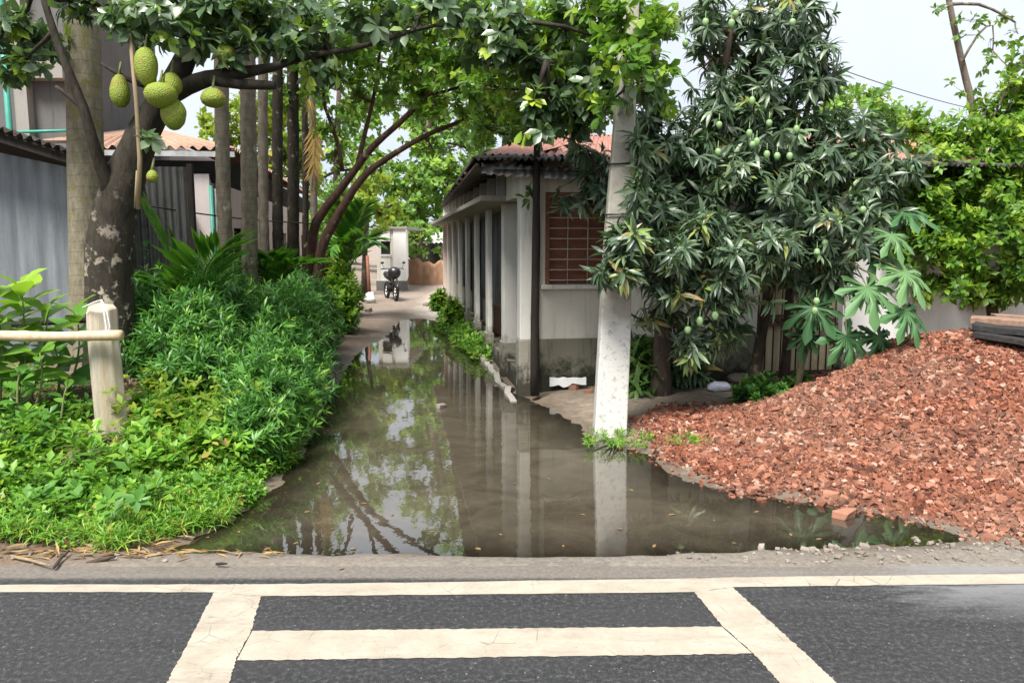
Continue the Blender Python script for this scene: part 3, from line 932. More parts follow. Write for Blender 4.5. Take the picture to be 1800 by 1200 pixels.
# concrete utility pole
pb = on_ground(1071, 762)
Dp = pb.y
def pole_sec(py, px, wpx):
    c = W(px, py, Dp); h = wpx * MPP(Dp) / 2
    return [c + Vector((-h, -h * .7, 0)), c + Vector((h, -h * .7, 0)), c + Vector((h, h * .7, 0)), c + Vector((-h, h * .7, 0))]
m = MB()
secs = [pole_sec(785, 1070, 58), pole_sec(600, 1079, 54), pole_sec(420, 1086, 47), pole_sec(220, 1097, 36), pole_sec(-150, 1113, 28)]
vs = [v for s_ in secs for v in s_]; fs = [(3, 2, 1, 0), (16, 17, 18, 19)]
for i in range(4):
    for k in range(4): fs.append((i * 4 + k, i * 4 + (k + 1) % 4, i * 4 + 4 + (k + 1) % 4, i * 4 + 4 + k))
m.add(vs, fs)
up_ = thing('utility_pole', 'leaning square concrete utility pole whitewashed near its foot', 'utility pole', pb)
m.build('shaft', M['concrete'], up_, bevel=.018)
for py, px in ((290, 1092), (378, 1088)):
    m = MB(); h = (20.5 if py < 300 else 23.5) * MPP(Dp); c = W(px, py, Dp)
    m.tube([c + Vector((-h, -h * .8, 0)), c + Vector((h, -h * .8, .01)), c + Vector((h, h * .8, 0)), c + Vector((-h, h * .8, .01)), c + Vector((-h, -h * .8, 0))], .009, 5)
    m.build('wire_band', M['cable'], up_)

# ------------------------------------------------------------------ left side: tin shed, tin fence, pink house
def pbox(mb, x0, x1, y0, y1, z0, z1):
    return mb.box((x0, y0, z0), (x1 - x0, 0, 0), (0, y1 - y0, 0), (0, 0, z1 - z0))

def XZ(px, py, D):
    p = W(px, py, D); return p.x, p.z

Ds = 10.6
shed = thing('tin_shed', 'grey tin walled shed with an eave coloured black for its shade behind the coconut trunk', 'shed', (-8, Ds, 0))
x1, zt = XZ(128, 255, Ds); x0 = XZ(-420, 150, Ds)[0]
m = MB()
rr = random.Random(8); xx = x0
while xx < x1:
    xe = min(xx + .82, x1)
    o = rr.uniform(-.012, .012)
    m.corr((xx, Ds + o, .1), (xe + .03, Ds + o + .008, .1), (xe + .03, Ds + o + .008, 3.35), (xx, Ds + o, 3.35), .205, .013)
    xx = xe
m.build('wall', M['shed_tin'], shed)
m = MB(); pbox(m, x0, x1, Ds + .06, Ds + .1, .1, 3.4); pbox(m, x1 - .06, x1, Ds + .1, Ds + 4, .1, 3.2); m.build('frame', M['rafter'], shed)
rA, rB = W(-300, 130, Ds - .7), W(133, 268, Ds - .7)
rC, rD = rB + Vector((0, 4.5, -.75)), rA + Vector((0, 4.5, -.75))
m = MB(); m.corr(rA, rB, rC, rD, .12, .028, 4, .03, seed=2)
m.build('roof', M['old_roof'], shed, solid=.005)
dn = Vector((0, 0, -.07))
m = MB(); m.quad(rA + dn, rB + dn, Vector((x1, Ds - .02, 3.02)), Vector((x0, Ds - .02, 3.9)))
m.hexa([rA + Vector((0, .05, -.20)), rB + Vector((0, .05, -.17)), rB + Vector((0, .09, -.17)), rA + Vector((0, .09, -.20)),
        rA + Vector((0, .05, -.04)), rB + Vector((0, .05, -.04)), rB + Vector((0, .09, -.04)), rA + Vector((0, .09, -.04))])
m.build('eave_soffit', M['dark_pole'], shed)  # near-black board fills the eave gap, standing in for its shade

Df = 11.6
m = MB(); fx0, fx1 = XZ(118, 0, Df)[0], XZ(308, 0, Df)[0]
m.corr((fx0, Df, .1), (fx1, Df + .1, .1), (fx1, Df + .1, 3.15), (fx0, Df, 3.15), .105, .03)
fn = thing('tin_fence', 'dark ribbed tin sheet fence behind the jackfruit trunk', 'fence', (fx0, Df, .1))
m.build('sheet', M['dark_tin'], fn)
m = MB(); pbox(m, fx1 - .02, fx1 + .06, Df + .12, Df + .2, 0, 3.2); pbox(m, fx0, fx1, Df + .13, Df + .19, 2.8, 2.88); m.build('post', M['dark_pole'], fn)

# pink plastered house with receding lane side
Dh = 13.4
ph = thing('plastered_house', 'pinkish plastered house with a low tiled roof behind the areca palms', 'house', (XZ(300, 0, Dh)[0], Dh, 0))
ax0, ax1 = XZ(302, 0, Dh)[0], XZ(352, 0, Dh)[0]
bx1 = XZ(381, 0, Dh)[0]
m = MB(); pbox(m, ax0 - 2.5, ax1, Dh, Dh + .2, -.1, 3.2); m.build('wall', M['pink_wall'], ph)
m = MB(); pbox(m, ax1 + .07, bx1, Dh + .02, Dh + .2, -.1, 2.95)
w_ = m.build('wall', M['white_wall'], ph); w_['label'] = 'white front panel right of the green downpipe'
m = MB(); m.tube([(ax1 + .035, Dh - .03, .0), (ax1 + .035, Dh - .03, 3.0)], .034, 8); m.build('downpipe', M['green_pipe'], ph)
sA = Vector((bx1, Dh + .02, 0)); sd = Ld
m = MB()
PL = 13.0
cur = .0; rr = random.Random(3)
segs = []
while cur < PL:
    segs.append((cur, min(cur + 1.5, PL))); cur += 1.5
for k, (u0, u1) in enumerate(segs):
    o = sA + sd * u0
    L_ = u1 - u0
    m.box(o + Vector((-.15, 0, -.1)), (.15, .02, 0), sd * .5, (0, 0, 3.1))
    m.box(o + Vector((-.15, 0, -.1)) + sd * .5, (.15, .02, 0), sd * (L_ - .5), (0, 0, 1.1))
    m.box(o + Vector((-.15, 0, 2.3)) + sd * .5, (.15, .02, 0), sd * (L_ - .5), (0, 0, .7))
m.build('wall', M['peach_wall'], ph)
for k, (u0, u1) in enumerate(segs):
    if u1 - u0 < 1: continue
    o = sA + sd * (u0 + .5) + Vector((-.13, 0, 1.0))
    m = MB(); m.box(o, (.03, .005, 0), sd * (u1 - u0 - .5), (0, 0, 1.3)); wi = m.build('window', M['dark_in'], ph)
    m = MB()
    for j in range(5): m.tube([o + sd * (.15 + .18 * j) + Vector((.07, 0, 0)), o + sd * (.15 + .18 * j) + Vector((.07, 0, 1.3))], .012, 5)
    m.build('bar', M['maroon'], wi)
# roof
e0 = W(262, 252, Dh - .5); e1 = W(384, 259, Dh - .5); z_e = 3.65
e0, e1 = Vector((ax0 - 2.8, Dh - .22, z_e)), Vector((bx1 + .25, Dh - .22, z_e - .05))
e2 = e1 + sd * (PL + 1)
r0 = Vector((ax0 - 2.8, Dh + 3.5, z_e + .75)); r1 = Vector((bx1 - 2.6, Dh + 3.0, z_e + .75)); r2 = r1 + sd * (PL - 4)
rf = MB(); rf.corr(e0, e1, r1, r0, .19, .035); rf = rf.build('roof', M['pink_roof'], ph)
m = MB(); m.corr(e1, e2, r2, r1, .19, .035); m.build('roof_slope', M['pink_roof'], rf)
m = MB(); m.hexa([e0 + Vector((0, .02, -.14)), e1 + Vector((0, .02, -.14)), e1 + Vector((0, .06, -.14)), e0 + Vector((0, .06, -.14)),
                  e0 + Vector((0, .02, -.05)), e1 + Vector((0, .02, -.05)), e1 + Vector((0, .06, -.05)), e0 + Vector((0, .06, -.05))])
m.build('fascia', M['eave_sheet'], rf)
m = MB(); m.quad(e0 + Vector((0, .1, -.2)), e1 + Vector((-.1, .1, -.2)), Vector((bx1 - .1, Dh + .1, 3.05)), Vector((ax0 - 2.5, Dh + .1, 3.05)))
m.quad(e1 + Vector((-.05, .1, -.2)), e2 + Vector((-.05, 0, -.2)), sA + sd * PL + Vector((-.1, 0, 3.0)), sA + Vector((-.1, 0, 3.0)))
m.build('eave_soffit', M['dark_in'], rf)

# two storey bare concrete building
Dc = 15.0
cb = thing('concrete_building', 'bare grey concrete building with a green pipe rising at the left edge', 'building', (XZ(-60, 0, Dc)[0], Dc, 0))
xl, xr = XZ(-300, 0, Dc)[0], XZ(99, 0, Dc)[0]
zc = lambda py: XZ(0, py, Dc)[1]
m = MB(); pbox(m, xl, xr, Dc + .15, Dc + 4, 0, zc(-120)); m.build('wall', M['grey_block'], cb)
m = MB(); pbox(m, XZ(14, 0, Dc)[0], XZ(37, 0, Dc)[0], Dc - .05, Dc + .15, 0, zc(-60)); m.build('pilaster', M['light_block'], cb)
m = MB(); pbox(m, XZ(37, 0, Dc)[0] + .004, xr + .1, Dc - .15, Dc + .15, zc(140), zc(110)); m.build('floor_beam', M['light_block'], cb)
m = MB(); pbox(m, xl, xr + .15, Dc - .2, Dc + 4.1, zc(-120), zc(-150)); m.build('floor_beam', M['light_block'], cb)
m = MB(); m.tube([(XZ(5, 0, Dc)[0], Dc - .1, 0), (XZ(5, 0, Dc)[0], Dc - .1, zc(0) + .3)], .055, 8); m.build('downpipe', M['green_pipe'], cb)
m = MB(); m.tube([(XZ(12, 0, Dc)[0], Dc - .25, zc(236)), (XZ(122, 0, Dc)[0], Dc - .25, zc(233))], .03, 6); m.build('pipe', M['green_pipe'], cb)

# tiled roof house behind
Dt = 19.0
tb = thing('tiled_house', 'far house with a faded pink tiled roof behind the coconut trunk', 'house', (XZ(180, 0, Dt)[0], Dt, 0))
tx0, tx1 = XZ(60, 0, Dt)[0], XZ(268, 0, Dt)[0]
m = MB(); pbox(m, tx0, tx1, Dt + .5, Dt + 6, 0, XZ(0, 248, Dt)[1]); m.build('wall', M['peach_wall'], tb)
a, b = W(50, 240, Dt), W(285, 246, Dt); c, d = W(240, 172, Dt + 2.5), W(60, 160, Dt + 2.5)
m = MB(); m.corr(a, b, c, d, .22, .04); m.build('roof', M['pink_roof'], tb)

# ------------------------------------------------------------------ far end of the lane
Dw = 30.0
wh = thing('white_house', 'small white house with one dark window at the far end of the lane', 'house', (XZ(690, 0, Dw)[0], Dw, 0))
wx0, wx1 = XZ(652, 0, Dw)[0], XZ(706, 0, Dw)[0]
wz = lambda py: XZ(0, py, Dw)[1]
m = MB()
pbox(m, XZ(683, 0, Dw)[0], wx1, Dw, Dw + .2, .6, wz(402))
pbox(m, XZ(660, 0, Dw)[0], XZ(677, 0, Dw)[0], Dw, Dw + .2, .6, wz(447)); pbox(m, XZ(660, 0, Dw)[0], XZ(677, 0, Dw)[0], Dw, Dw + .2, wz(424), wz(402))
m.box((wx1 - .2, Dw + .2, .6), (.2, 0, 0), (-.6, 5, 0), (0, 0, wz(402) - .6))
m.build('wall', M['white_wall'], wh)
m = MB(); pbox(m, wx0, XZ(660, 0, Dw)[0], Dw + .05, Dw + .2, .6, wz(402)); pbox(m, XZ(677, 0, Dw)[0], XZ(683, 0, Dw)[0], Dw + .05, Dw + .2, .6, wz(402))
w_ = m.build('wall', M['cream'], wh); w_['label'] = 'cream wall round the dark window'
m = MB(); pbox(m, wx0 - .03, wx1 + .03, Dw - .03, Dw + .25, -.1, .6); m.build('plinth', M['grey_block'], wh)
m = MB(); pbox(m, XZ(660, 0, Dw)[0], XZ(677, 0, Dw)[0], Dw + .12, Dw + .16, wz(447), wz(424)); wi = m.build('window', M['dark_in'], wh)
m = MB(); pbox(m, XZ(659, 0, Dw)[0], XZ(678, 0, Dw)[0], Dw - .05, Dw + .05, wz(450), wz(447)); m.build('sill', M['white_wall'], wi)
m = MB(); pbox(m, wx0 - .1, wx1 + .05, Dw - .08, Dw + 5.4, wz(402), wz(402) + .08); m.build('roof', M['light_block'], wh)

Dm = 34.5
mw = thing('mud_wall', 'low brown mud wall closing the far end of the lane', 'wall', (XZ(740, 0, Dm)[0], Dm, 0))
xa_, xb_ = XZ(698, 0, Dm)[0], XZ(802, 0, Dm)[0]
m = MB(); rr = random.Random(6); nx, nz = 40, 8
for side in (0, 1):
    vs = []
    for k in range(nz + 1):
        for i in range(nx + 1):
            f = i / nx
            top = 1.28 + .10 * math.sin(f * 9) + .06 * math.sin(f * 31)
            vs.append(Vector((xa_ + (xb_ - xa_) * f, Dm + side * .45 + (0 if side else .18 * abs(math.sin(f * 11)) + rr.uniform(-.05, .05)), -.1 + (top + .1) * k / nz)))
    m.add(vs, [(k * (nx + 1) + i, k * (nx + 1) + i + 1, (k + 1) * (nx + 1) + i + 1, (k + 1) * (nx + 1) + i) for k in range(nz) for i in range(nx)], True)
b0 = nz * (nx + 1); o2 = (nz + 1) * (nx + 1)
m.f += [(b0 + i, b0 + i + 1, o2 + b0 + i + 1, o2 + b0 + i) for i in range(nx)]; m.sm += [True] * nx
m.build('wall', M['mud_wall'], mw)
ls = thing('lean_to', 'open lean-to with a pale tin roof over the mud wall', 'lean-to', (XZ(757, 0, 36.5)[0], 36.5, 0))
lx0, lx1 = XZ(742, 0, 36.5)[0], XZ(772, 0, 36.5)[0]
m = MB(); m.corr((lx0 - .1, 36.0, 2.05), (lx1 + .1, 36.0, 2.1), (lx1, 38, 2.6), (lx0, 38, 2.55), .2, .03); m.build('roof', M['white_tin'], ls)
m = MB(); pbox(m, lx0, lx1, 37.5, 37.7, 0, 2.4); m.build('back_wall', M['dark_in'], ls)
for xq in (lx0, lx1):
    m = MB(); m.tube([(xq, 36.2, 0), (xq, 36.2, 2.1)], .05, 6); m.build('post', M['rafter'], ls)

# ------------------------------------------------------------------ right side: white tin fence
Dr = 11.9
tf = thing('tin_fence', 'white ribbed tin fence with crossed wires beyond the brick chips', 'fence', (XZ(1640, 0, Dr)[0], Dr, 0))
m = MB(); xa, xb = XZ(1628, 0, Dr)[0], XZ(1708, 0, Dr)[0]
m.corr((xa, Dr, .1), (xb, Dr + .1, .1), (xb, Dr + .1, XZ(0, 505, Dr)[1]), (xa, Dr, XZ(0, 498, Dr)[1]), .16, .025)
m.build('sheet', M['white_tin'], tf)
m = MB()
for A, B in (((1647, 512), (1668, 600)), ((1672, 505), (1650, 598)), ((1640, 563), (1720, 570))):
    m.tube([W(*A, Dr - .06), W(*B, Dr - .06)], .012, 5)
m.build('wire', M['grille_dark'], tf)
m = MB()
xc = XZ(1980, 0, Dr + .6)[0]
m.corr((xb, Dr + .5, .1), (xc, Dr + .6, .1), (xc, Dr + .6, 1.25), (xb, Dr + .5, 1.25), .16, .025)
m.build('sheet', M['white_tin'], tf)

# stacked timber at the right edge
def board(A, B, w, h, mat, label, seed):
    A, B = Vector(A), Vector(B)
    d = (B - A).normalized(); s_ = Vector((-d.y, d.x, 0)).normalized()
    m = MB(); n = 8; rr = random.Random(seed); vs = []
    for i in range(n + 1):
        p = A.lerp(B, i / n) + Vector((0, 0, rr.uniform(-.008, .008)))
        e = .012 * rr.uniform(-1, 1)
        vs += [p - s_ * (w / 2 + e), p + s_ * (w / 2 + e), p + s_ * (w / 2 + e) + Vector((0, 0, h)), p - s_ * (w / 2 + e) + Vector((0, 0, h))]
    fs = [(3, 2, 1, 0), (4 * n, 4 * n + 1, 4 * n + 2, 4 * n + 3)]
    for i in range(n):
        for k in range(4): fs.append((4 * i + k, 4 * i + (k + 1) % 4, 4 * i + 4 + (k + 1) % 4, 4 * i + 4 + k))
    m.add(vs, fs)
    o = m.build('timber_board', mat, loc=A, bevel=.006)
    return tag(o, label, 'board', 'boards stacked at the right edge')
Db = 8.35
board(W(1706, 566, Db + .35), W(2060, 596, Db - .6), .34, .07, M['plank'], 'rough brown board lying on top of the black boards', 1)
board(W(1712, 578, Db + .1), W(2060, 618, Db - .9), .42, .07, M['black_plank'], 'upper black board under the brown one', 2)
board(W(1722, 589, Db), W(2060, 650, Db - 1.2), .46, .06, M['black_plank'], 'lowest black board touching the brick chips', 3)
board(W(1745, 560, Db + .7), W(2060, 580, Db + .2), .22, .06, M['plank'], 'short grey-brown board behind the stack at the right edge', 4)
# ------------------------------------------------------------------ near trees on the left
def px_tube(mb, pts, D, n=10, wob=.05, seed=0, dd=None):
    """limb through (px, py, width px) points"""
    P, Rr = [], []
    for i, (px, py, w) in enumerate(pts):
        d = D if dd is None else D + dd[i]
        P.append(W(px, py, d)); Rr.append(w * MPP(d) / 2)
    # smooth: one midpoint between neighbours
    P2, R2 = [], []
    for i in range(len(P)):
        P2.append(P[i]); R2.append(Rr[i])
        if i + 1 < len(P):
            a = P[max(i - 1, 0)]; b = P[i]; c = P[i + 1]; e = P[min(i + 2, len(P) - 1)]
            P2.append((-a + b * 9 + c * 9 - e) / 16); R2.append((Rr[i] + Rr[i + 1]) / 2)
    mb.tube(P2, R2, n, wob=wob, seed=seed)
    return P2

jb = on_ground(195, 690)
DJ = 8.6
jt = thing('jackfruit_tree', 'dark patchy jackfruit tree with green fruits hanging off its trunk', 'tree', Vector((W(195, 690, DJ).x, DJ, .2)))
m = MB()
nod = []
m.tube([W(195, 705, DJ), W(195, 660, DJ)], .34, 8)
nod += px_tube(m, [(198, 690, 98), (195, 600, 84), (193, 520, 80), (194, 440, 78), (203, 370, 74), (225, 300, 64), (252, 235, 52), (285, 172, 40), (318, 122, 36), (340, 60, 30), (352, -20, 24), (372, -110, 14)], DJ, 14, .07, 1)
nod += px_tube(m, [(196, 345, 30), (180, 300, 24), (162, 245, 19), (146, 190, 17), (118, 120, 15), (94, 55, 13), (76, -5, 11), (50, -90, 7)], DJ - .1, 9, .06, 2, [0, -.1, -.22, -.25, -.3, -.3, -.3, -.2])
px_tube(m, [(146, 192, 12), (125, 172, 9), (98, 152, 6)], DJ - .3, 6, .05, 3)
px_tube(m, [(252, 150, 11), (222, 138, 9), (178, 112, 6)], DJ - .15, 6, .05, 4)
nod += px_tube(m, [(285, 178, 34), (330, 152, 30), (368, 138, 27), (420, 128, 22), (480, 118, 15), (545, 97, 11), (610, 88, 9), (690, 66, 7.5), (770, 44, 6), (860, 62, 5), (960, 110, 4)], DJ - .05, 9, .06, 5, [0, 0, -.1, -.1, 0, .1, .2, .2, .1, -.1, -.3])
px_tube(m, [(372, 140, 20), (420, 148, 17), (478, 150, 15), (482, 150, 12)], DJ - .2, 8, .05, 6)
nod += px_tube(m, [(860, 58, 9), (940, 40, 8), (1040, 62, 6), (1110, 110, 4)], DJ - .15, 7, .05, 7)
rr = random.Random(12)
jclumps = [(40, 50, 9.0, 75, 60, .5), (35, 115, 8.8, 55, 35, .4), (190, 10, 8.6, 80, 40, .5), (215, 45, 8.3, 40, 28, .3), (290, 25, 8.4, 90, 45, .5), (330, 65, 8.3, 50, 30, .35),
           (400, 30, 8.5, 80, 55, .5), (410, 85, 8.3, 45, 28, .3), (480, 55, 8.6, 80, 55, .5), (520, 20, 9, 80, 50, .6), (580, 45, 8.8, 80, 50, .5, .5), (660, 30, 8.8, 85, 50, .6, .5),
           (560, 125, 8.7, 45, 35, .35), (740, 25, 8.8, 80, 50, .6, .5), (810, 45, 8.7, 75, 60, .6, .5), (880, 70, 8.6, 80, 70, .6), (950, 120, 8.6, 75, 60, .5), (900, 20, 8.9, 90, 45, .7, .5),
           (1000, 50, 8.8, 85, 60, .6, .5), (960, 190, 8.5, 55, 45, .4), (1040, 140, 8.6, 75, 70, .5), (940, 225, 8.4, 35, 30, .25), (1020, 210, 8.9, 60, 45, .4), (1120, 60, 8.7, 70, 70, .5), (1130, 155, 8.0, 40, 55, .3, .6), (250, 245, 8.2, 40, 25, .2, .3)]
crown, tl = crown_mesh('crown', jclumps, M['jack_leaf'], jt, np.random.default_rng(21), T_JACK, 7, 1.05, .195, 38, sag=.25, young=.09, tone0=.42, tvar=.25)
twigs(m, tl, nod, rr, .03, 9)
m.build('trunk', M['jack_bark'], jt)
fr_ = [(257, 118, 42, 70, 8.15), (211, 160, 36, 60, 8.4), (283, 168, 60, 46, 8.1), (302, 148, 38, 42, 8.25), (305, 201, 46, 58, 8.2), (375, 172, 46, 36, 8.3), (398, 94, 34, 34, 8.3), (268, 310, 22, 24, 8.2)]
for k, (px, py, w, h, D) in enumerate(fr_):
    m = MB(); c = W(px, py, D); s_ = MPP(D)
    m.ball(c, 1, 22, 16, .022, k, (w * s_ * .45, w * s_ * .45, h * s_ * .46), egg=(-.14 if k % 2 else .08))
    f = m.build('jackfruit', M['jackfruit'], jt)
    m = MB(); m.tube([c + Vector((0, 0, h * s_ * .46)), c + Vector((.0, .06, h * s_ * .5 + .12))], [.016, .012], 6); m.build('stalk', M['green_stem'], f)

# two sticks hanging against the jackfruit trunk
st0 = W(240, 372, 8.15)
m = MB()
m.tube([W(243, 368, 8.15), W(246, 280, 8.15), W(240, 180, 8.15), W(228, 60, 8.15)], [.024, .025, .023, .018], 8, wob=.06)
tag(m.build('stick', M['stick'], loc=W(243, 368, 8.15)), 'long bare stick hanging down in front of the forked jackfruit trunk', 'stick')
m = MB()
m.tube([W(238, 366, 8.2), W(240, 330, 8.2), W(241, 300, 8.2)], [.016, .017, .012], 8, wob=.06)
tag(m.build('stick', M['stick'], loc=W(238, 366, 8.2)), 'short pale stick end beside the long hanging stick', 'stick')

def palm_crown(root, top, n, L, rng, leaf, w, npairs, mat, droop=1.0):
    for k in range(n):
        az = k * 2.399 + rng.uniform(-.3, .3)
        el = rng.uniform(.1, 1.2) if k > 2 else 1.3
        p = Vector(top); pts = [p.copy()]; d = Vector((math.cos(az) * math.cos(el), math.sin(az) * math.cos(el), math.sin(el)))
        for j in range(7):
            p = p + d * (L / 7); pts.append(p.copy())
            d = (d + Vector((0, 0, -.26 * droop))).normalized()
        frond(pts, rng, npairs, leaf, w, .3, mat, 'frond', root)

coc = thing('coconut_palm', 'thick pale ringed coconut palm trunk behind the jackfruit tree', 'palm tree', Vector((W(158, 650, 9.5).x, 9.5, .2)))
m = MB()
P = px_tube(m, [(160, 700, 78), (159, 600, 70), (158, 500, 64), (154, 400, 60), (151, 300, 58), (149, 200, 57), (146, 100, 56), (143, 0, 55), (140, -150, 52), (138, -320, 50), (140, -520, 46)], 9.5, 16, .02, 3)
m.build('trunk', M['coconut_bark'], coc)
palm_crown(coc, P[-1], 11, 3.2, np.random.default_rng(2), .8, .06, 30, M['palm_leaf'])

def areca(px0, pxt, w, D, mat, label, seed, ztop):
    b = W(px0, 430, D); z0 = tz(b.x, D)
    o = thing('areca_palm', label, 'palm tree', Vector((b.x, D, z0)), 'areca palms in a row along the left of the lane')
    m = MB(); n = 46; pts, rad = [], []
    xt = W(pxt, 0, D).x; z_at0 = W(0, 0, D).z
    rr = random.Random(seed)
    cx = rr.uniform(-.05, .05)
    for i in range(n + 1):
        z = z0 - .1 + (ztop - z0) * i / n
        f = (z - z0) / (z_at0 - z0)
        pts.append(Vector((b.x + (xt - b.x) * f + cx * math.sin(f * 3), D + .04 * math.sin(f * 4 + seed), z)))
        rad.append(w * MPP(D) / 2 * (1.06 - .16 * i / n) * (1.05 if i % 2 else .98) * (1.25 if i == 0 else 1))
    m.tube(pts, rad, 12, wob=.03, seed=seed)
    m.build('trunk', mat, o)
    m = MB(); m.tube([pts[-1], pts[-1] + Vector((0, 0, .8))], [w * MPP(D) / 2 * .9, w * MPP(D) / 2 * .6], 10); m.build('crownshaft', M['green_stem'], o)
    palm_crown(o, pts[-1] + Vector((0, 0, .75)), 8, 1.7, np.random.default_rng(seed), .5, .05, 22, M['palm_leaf'])
    return o, pts
areca(392, 392, 24, 11.6, M['areca_bark'], 'nearest areca palm, thick grey trunk right of the green downpipe', 1, 8.2)
areca(428, 432, 27, 12.2, M['areca_bark'], 'thickest areca palm, second trunk from the left in the row', 2, 8.6)
areca(463, 463, 17, 13.6, M['areca_bark'], 'slender brown areca palm between the thickest one and the two dark ones', 3, 8.8)
areca(487, 488, 18, 14.4, M['areca_dark'], 'blackish areca palm dotted with pale lichen', 4, 8.4)
areca(510, 512, 20, 15.0, M['areca_dark'], 'darkest areca palm with a pale strip of wall on each side', 5, 9.2)
ar6, p6 = areca(531, 531, 11, 16.6, M['areca_dark'], 'thin dark areca palm with a dried brown frond hanging beside it', 6, 8.6)
areca(551, 548, 12, 18.0, M['areca_bark'], 'farthest areca palm, pale thin trunk next to the leaning tree', 7, 9.0)
fd = frond([W(536, 165, 16.5), W(545, 180, 16.4), W(551, 215, 16.4), W(553, 255, 16.4), W(551, 300, 16.4), W(548, 330, 16.4)], np.random.default_rng(5), 26, .45, .05, .9, M['dry_frond'], 'dry_frond', ar6, .0, .35)

# leaning tree over the lane
DL = 15.5
lt = thing('leaning_tree', 'forked leaning tree arching over the lane with fine light green leaves', 'tree', Vector((W(548, 520, DL).x, DL, .2)))
m = MB(); nod = []
nod += px_tube(m, [(548, 545, 18.7), (547, 445, 17), (556, 390, 15.8), (594, 338, 14.4), (626, 296, 13.0), (655, 258, 11.5), (700, 218, 10.1), (752, 168, 8.6), (800, 122, 7.2), (850, 80, 5.0)], DL, 9, .06, 1, [0, 0, -.1, -.2, -.3, -.5, -.7, -1, -1.3, -1.6])
nod += px_tube(m, [(554, 540, 18.0), (563, 445, 18.0), (584, 396, 16.5), (610, 352, 14.0), (634, 316, 13), (660, 292, 11.5), (700, 266, 10.1), (745, 240, 8.6), (790, 221, 7.2), (860, 195, 5.8), (920, 178, 3.6)], DL - .2, 9, .06, 2, [0, 0, 0, -.1, -.15, -.2, -.4, -.5, -.6, -.8, -1])
nod += px_tube(m, [(628, 292, 8.6), (642, 232, 7.9), (655, 180, 6.5), (664, 120, 5.0), (672, 60, 3.6)], DL - .3, 7, .06, 3)
nod += px_tube(m, [(602, 300, 7.9), (592, 245, 7.2), (572, 190, 5.8), (566, 130, 4.3), (555, 70, 2.9)], DL - .2, 7, .06, 4)
nod += px_tube(m, [(752, 168, 5.8), (820, 150, 5.0), (890, 120, 3.6)], DL - 1, 6, .05, 5)
rr = random.Random(31)
lcl = [(560, 125, 15.2, 75, 60, .8), (500, 160, 15.2, 55, 50, .6), (610, 90, 15, 70, 60, .9), (625, 165, 15, 60, 45, .6), (690, 120, 14.8, 75, 60, .9), (740, 90, 14.5, 80, 70, .9), (745, 165, 14.6, 70, 40, .6),
       (810, 130, 14.2, 75, 60, .9), (800, 190, 14.4, 60, 40, .6), (870, 150, 14, 70, 60, .8), (860, 215, 14.4, 60, 38, .6), (925, 180, 14, 60, 50, .7), (930, 110, 14, 70, 60, .8), (760, 262, 14.8, 45, 22, .4, .7), (590, 225, 15.2, 40, 30, .4, .6), (700, 50, 14.5, 90, 60, 1), (850, 60, 14, 90, 60, 1), (985, 160, 13.6, 50, 60, .6), (650, 50, 14.8, 70, 50, .8), (780, 20, 14.3, 80, 50, .9), (920, 30, 14, 80, 60, .9)]
c_, tl = crown_mesh('crown', lcl, M['lane_leaf'], lt, np.random.default_rng(33), T_OVAL, 7, .95, .19, 42, sag=.2, young=.16, tone0=.45, tvar=.25, ax=.18)
twigs(m, tl, nod, rr, .03, 8)
m.build('trunk', M['lane_bark'], lt)

# slim black trunk at the house corner carrying a bright crown
DB = C0.y - .28
st_ = thing('slim_tree', 'slim black trunk at the cream house corner carrying a bright yellow green crown', 'tree', Vector((W(941, 686, DB).x, DB, 0)))
m = MB(); nod = px_tube(m, [(940, 695, 17), (940, 560, 15), (942, 420, 15), (943, 300, 13), (946, 200, 12), (952, 110, 10), (960, 30, 8)], DB, 9, .08, 9)
nod += px_tube(m, [(946, 210, 9), (990, 130, 8), (1050, 90, 6), (1110, 60, 5)], DB, 7, .06, 10, [0, -.5, -1.0, -1.6])
nod += px_tube(m, [(944, 240, 8), (1000, 210, 6), (1060, 170, 5), (1100, 150, 4)], DB, 7, .06, 11, [0, -.6, -1.3, -2.0])
scl = [(860, 40, 9.6, 70, 50, .6), (1040, 10, 8.6, 70, 50, .5), (840, 220, 9.9, 40, 26, .3, .6), (900, 95, 9.6, 70, 70, .6), (960, 130, 9.4, 70, 70, .6), (930, 190, 9.6, 60, 50, .5), (1000, 60, 9.2, 80, 65, .6), (1030, 140, 9.0, 70, 60, .6), (1010, 205, 9.2, 60, 45, .5), (1090, 40, 7.5, 62, 50, .3), (1085, 110, 7.4, 40, 40, .3, .8), (1125, 100, 7.3, 36, 40, .25, .7), (1150, 40, 8.2, 50, 55, .4), (1150, 130, 8.1, 42, 50, .35), (1165, 180, 8.3, 25, 30, .3, .7), (1060, 185, 7.8, 30, 30, .25), (950, 40, 9.4, 80, 50, .6), (850, 150, 9.8, 50, 50, .5, .7), (930, 335, 10.1, 22, 22, .15, .5), (900, 235, 9.9, 50, 25, .35, .6)]
c_, tl = crown_mesh('crown', scl, M['lane_leaf'], st_, np.random.default_rng(36), T_JACK, 7, 1.0, .15, 34, sag=.2, young=.22, tone0=.35, tvar=.35, ax=.12)
twigs(m, tl, nod, random.Random(37), .02, 8)
m.build('trunk', M['dark_pole'], st_)

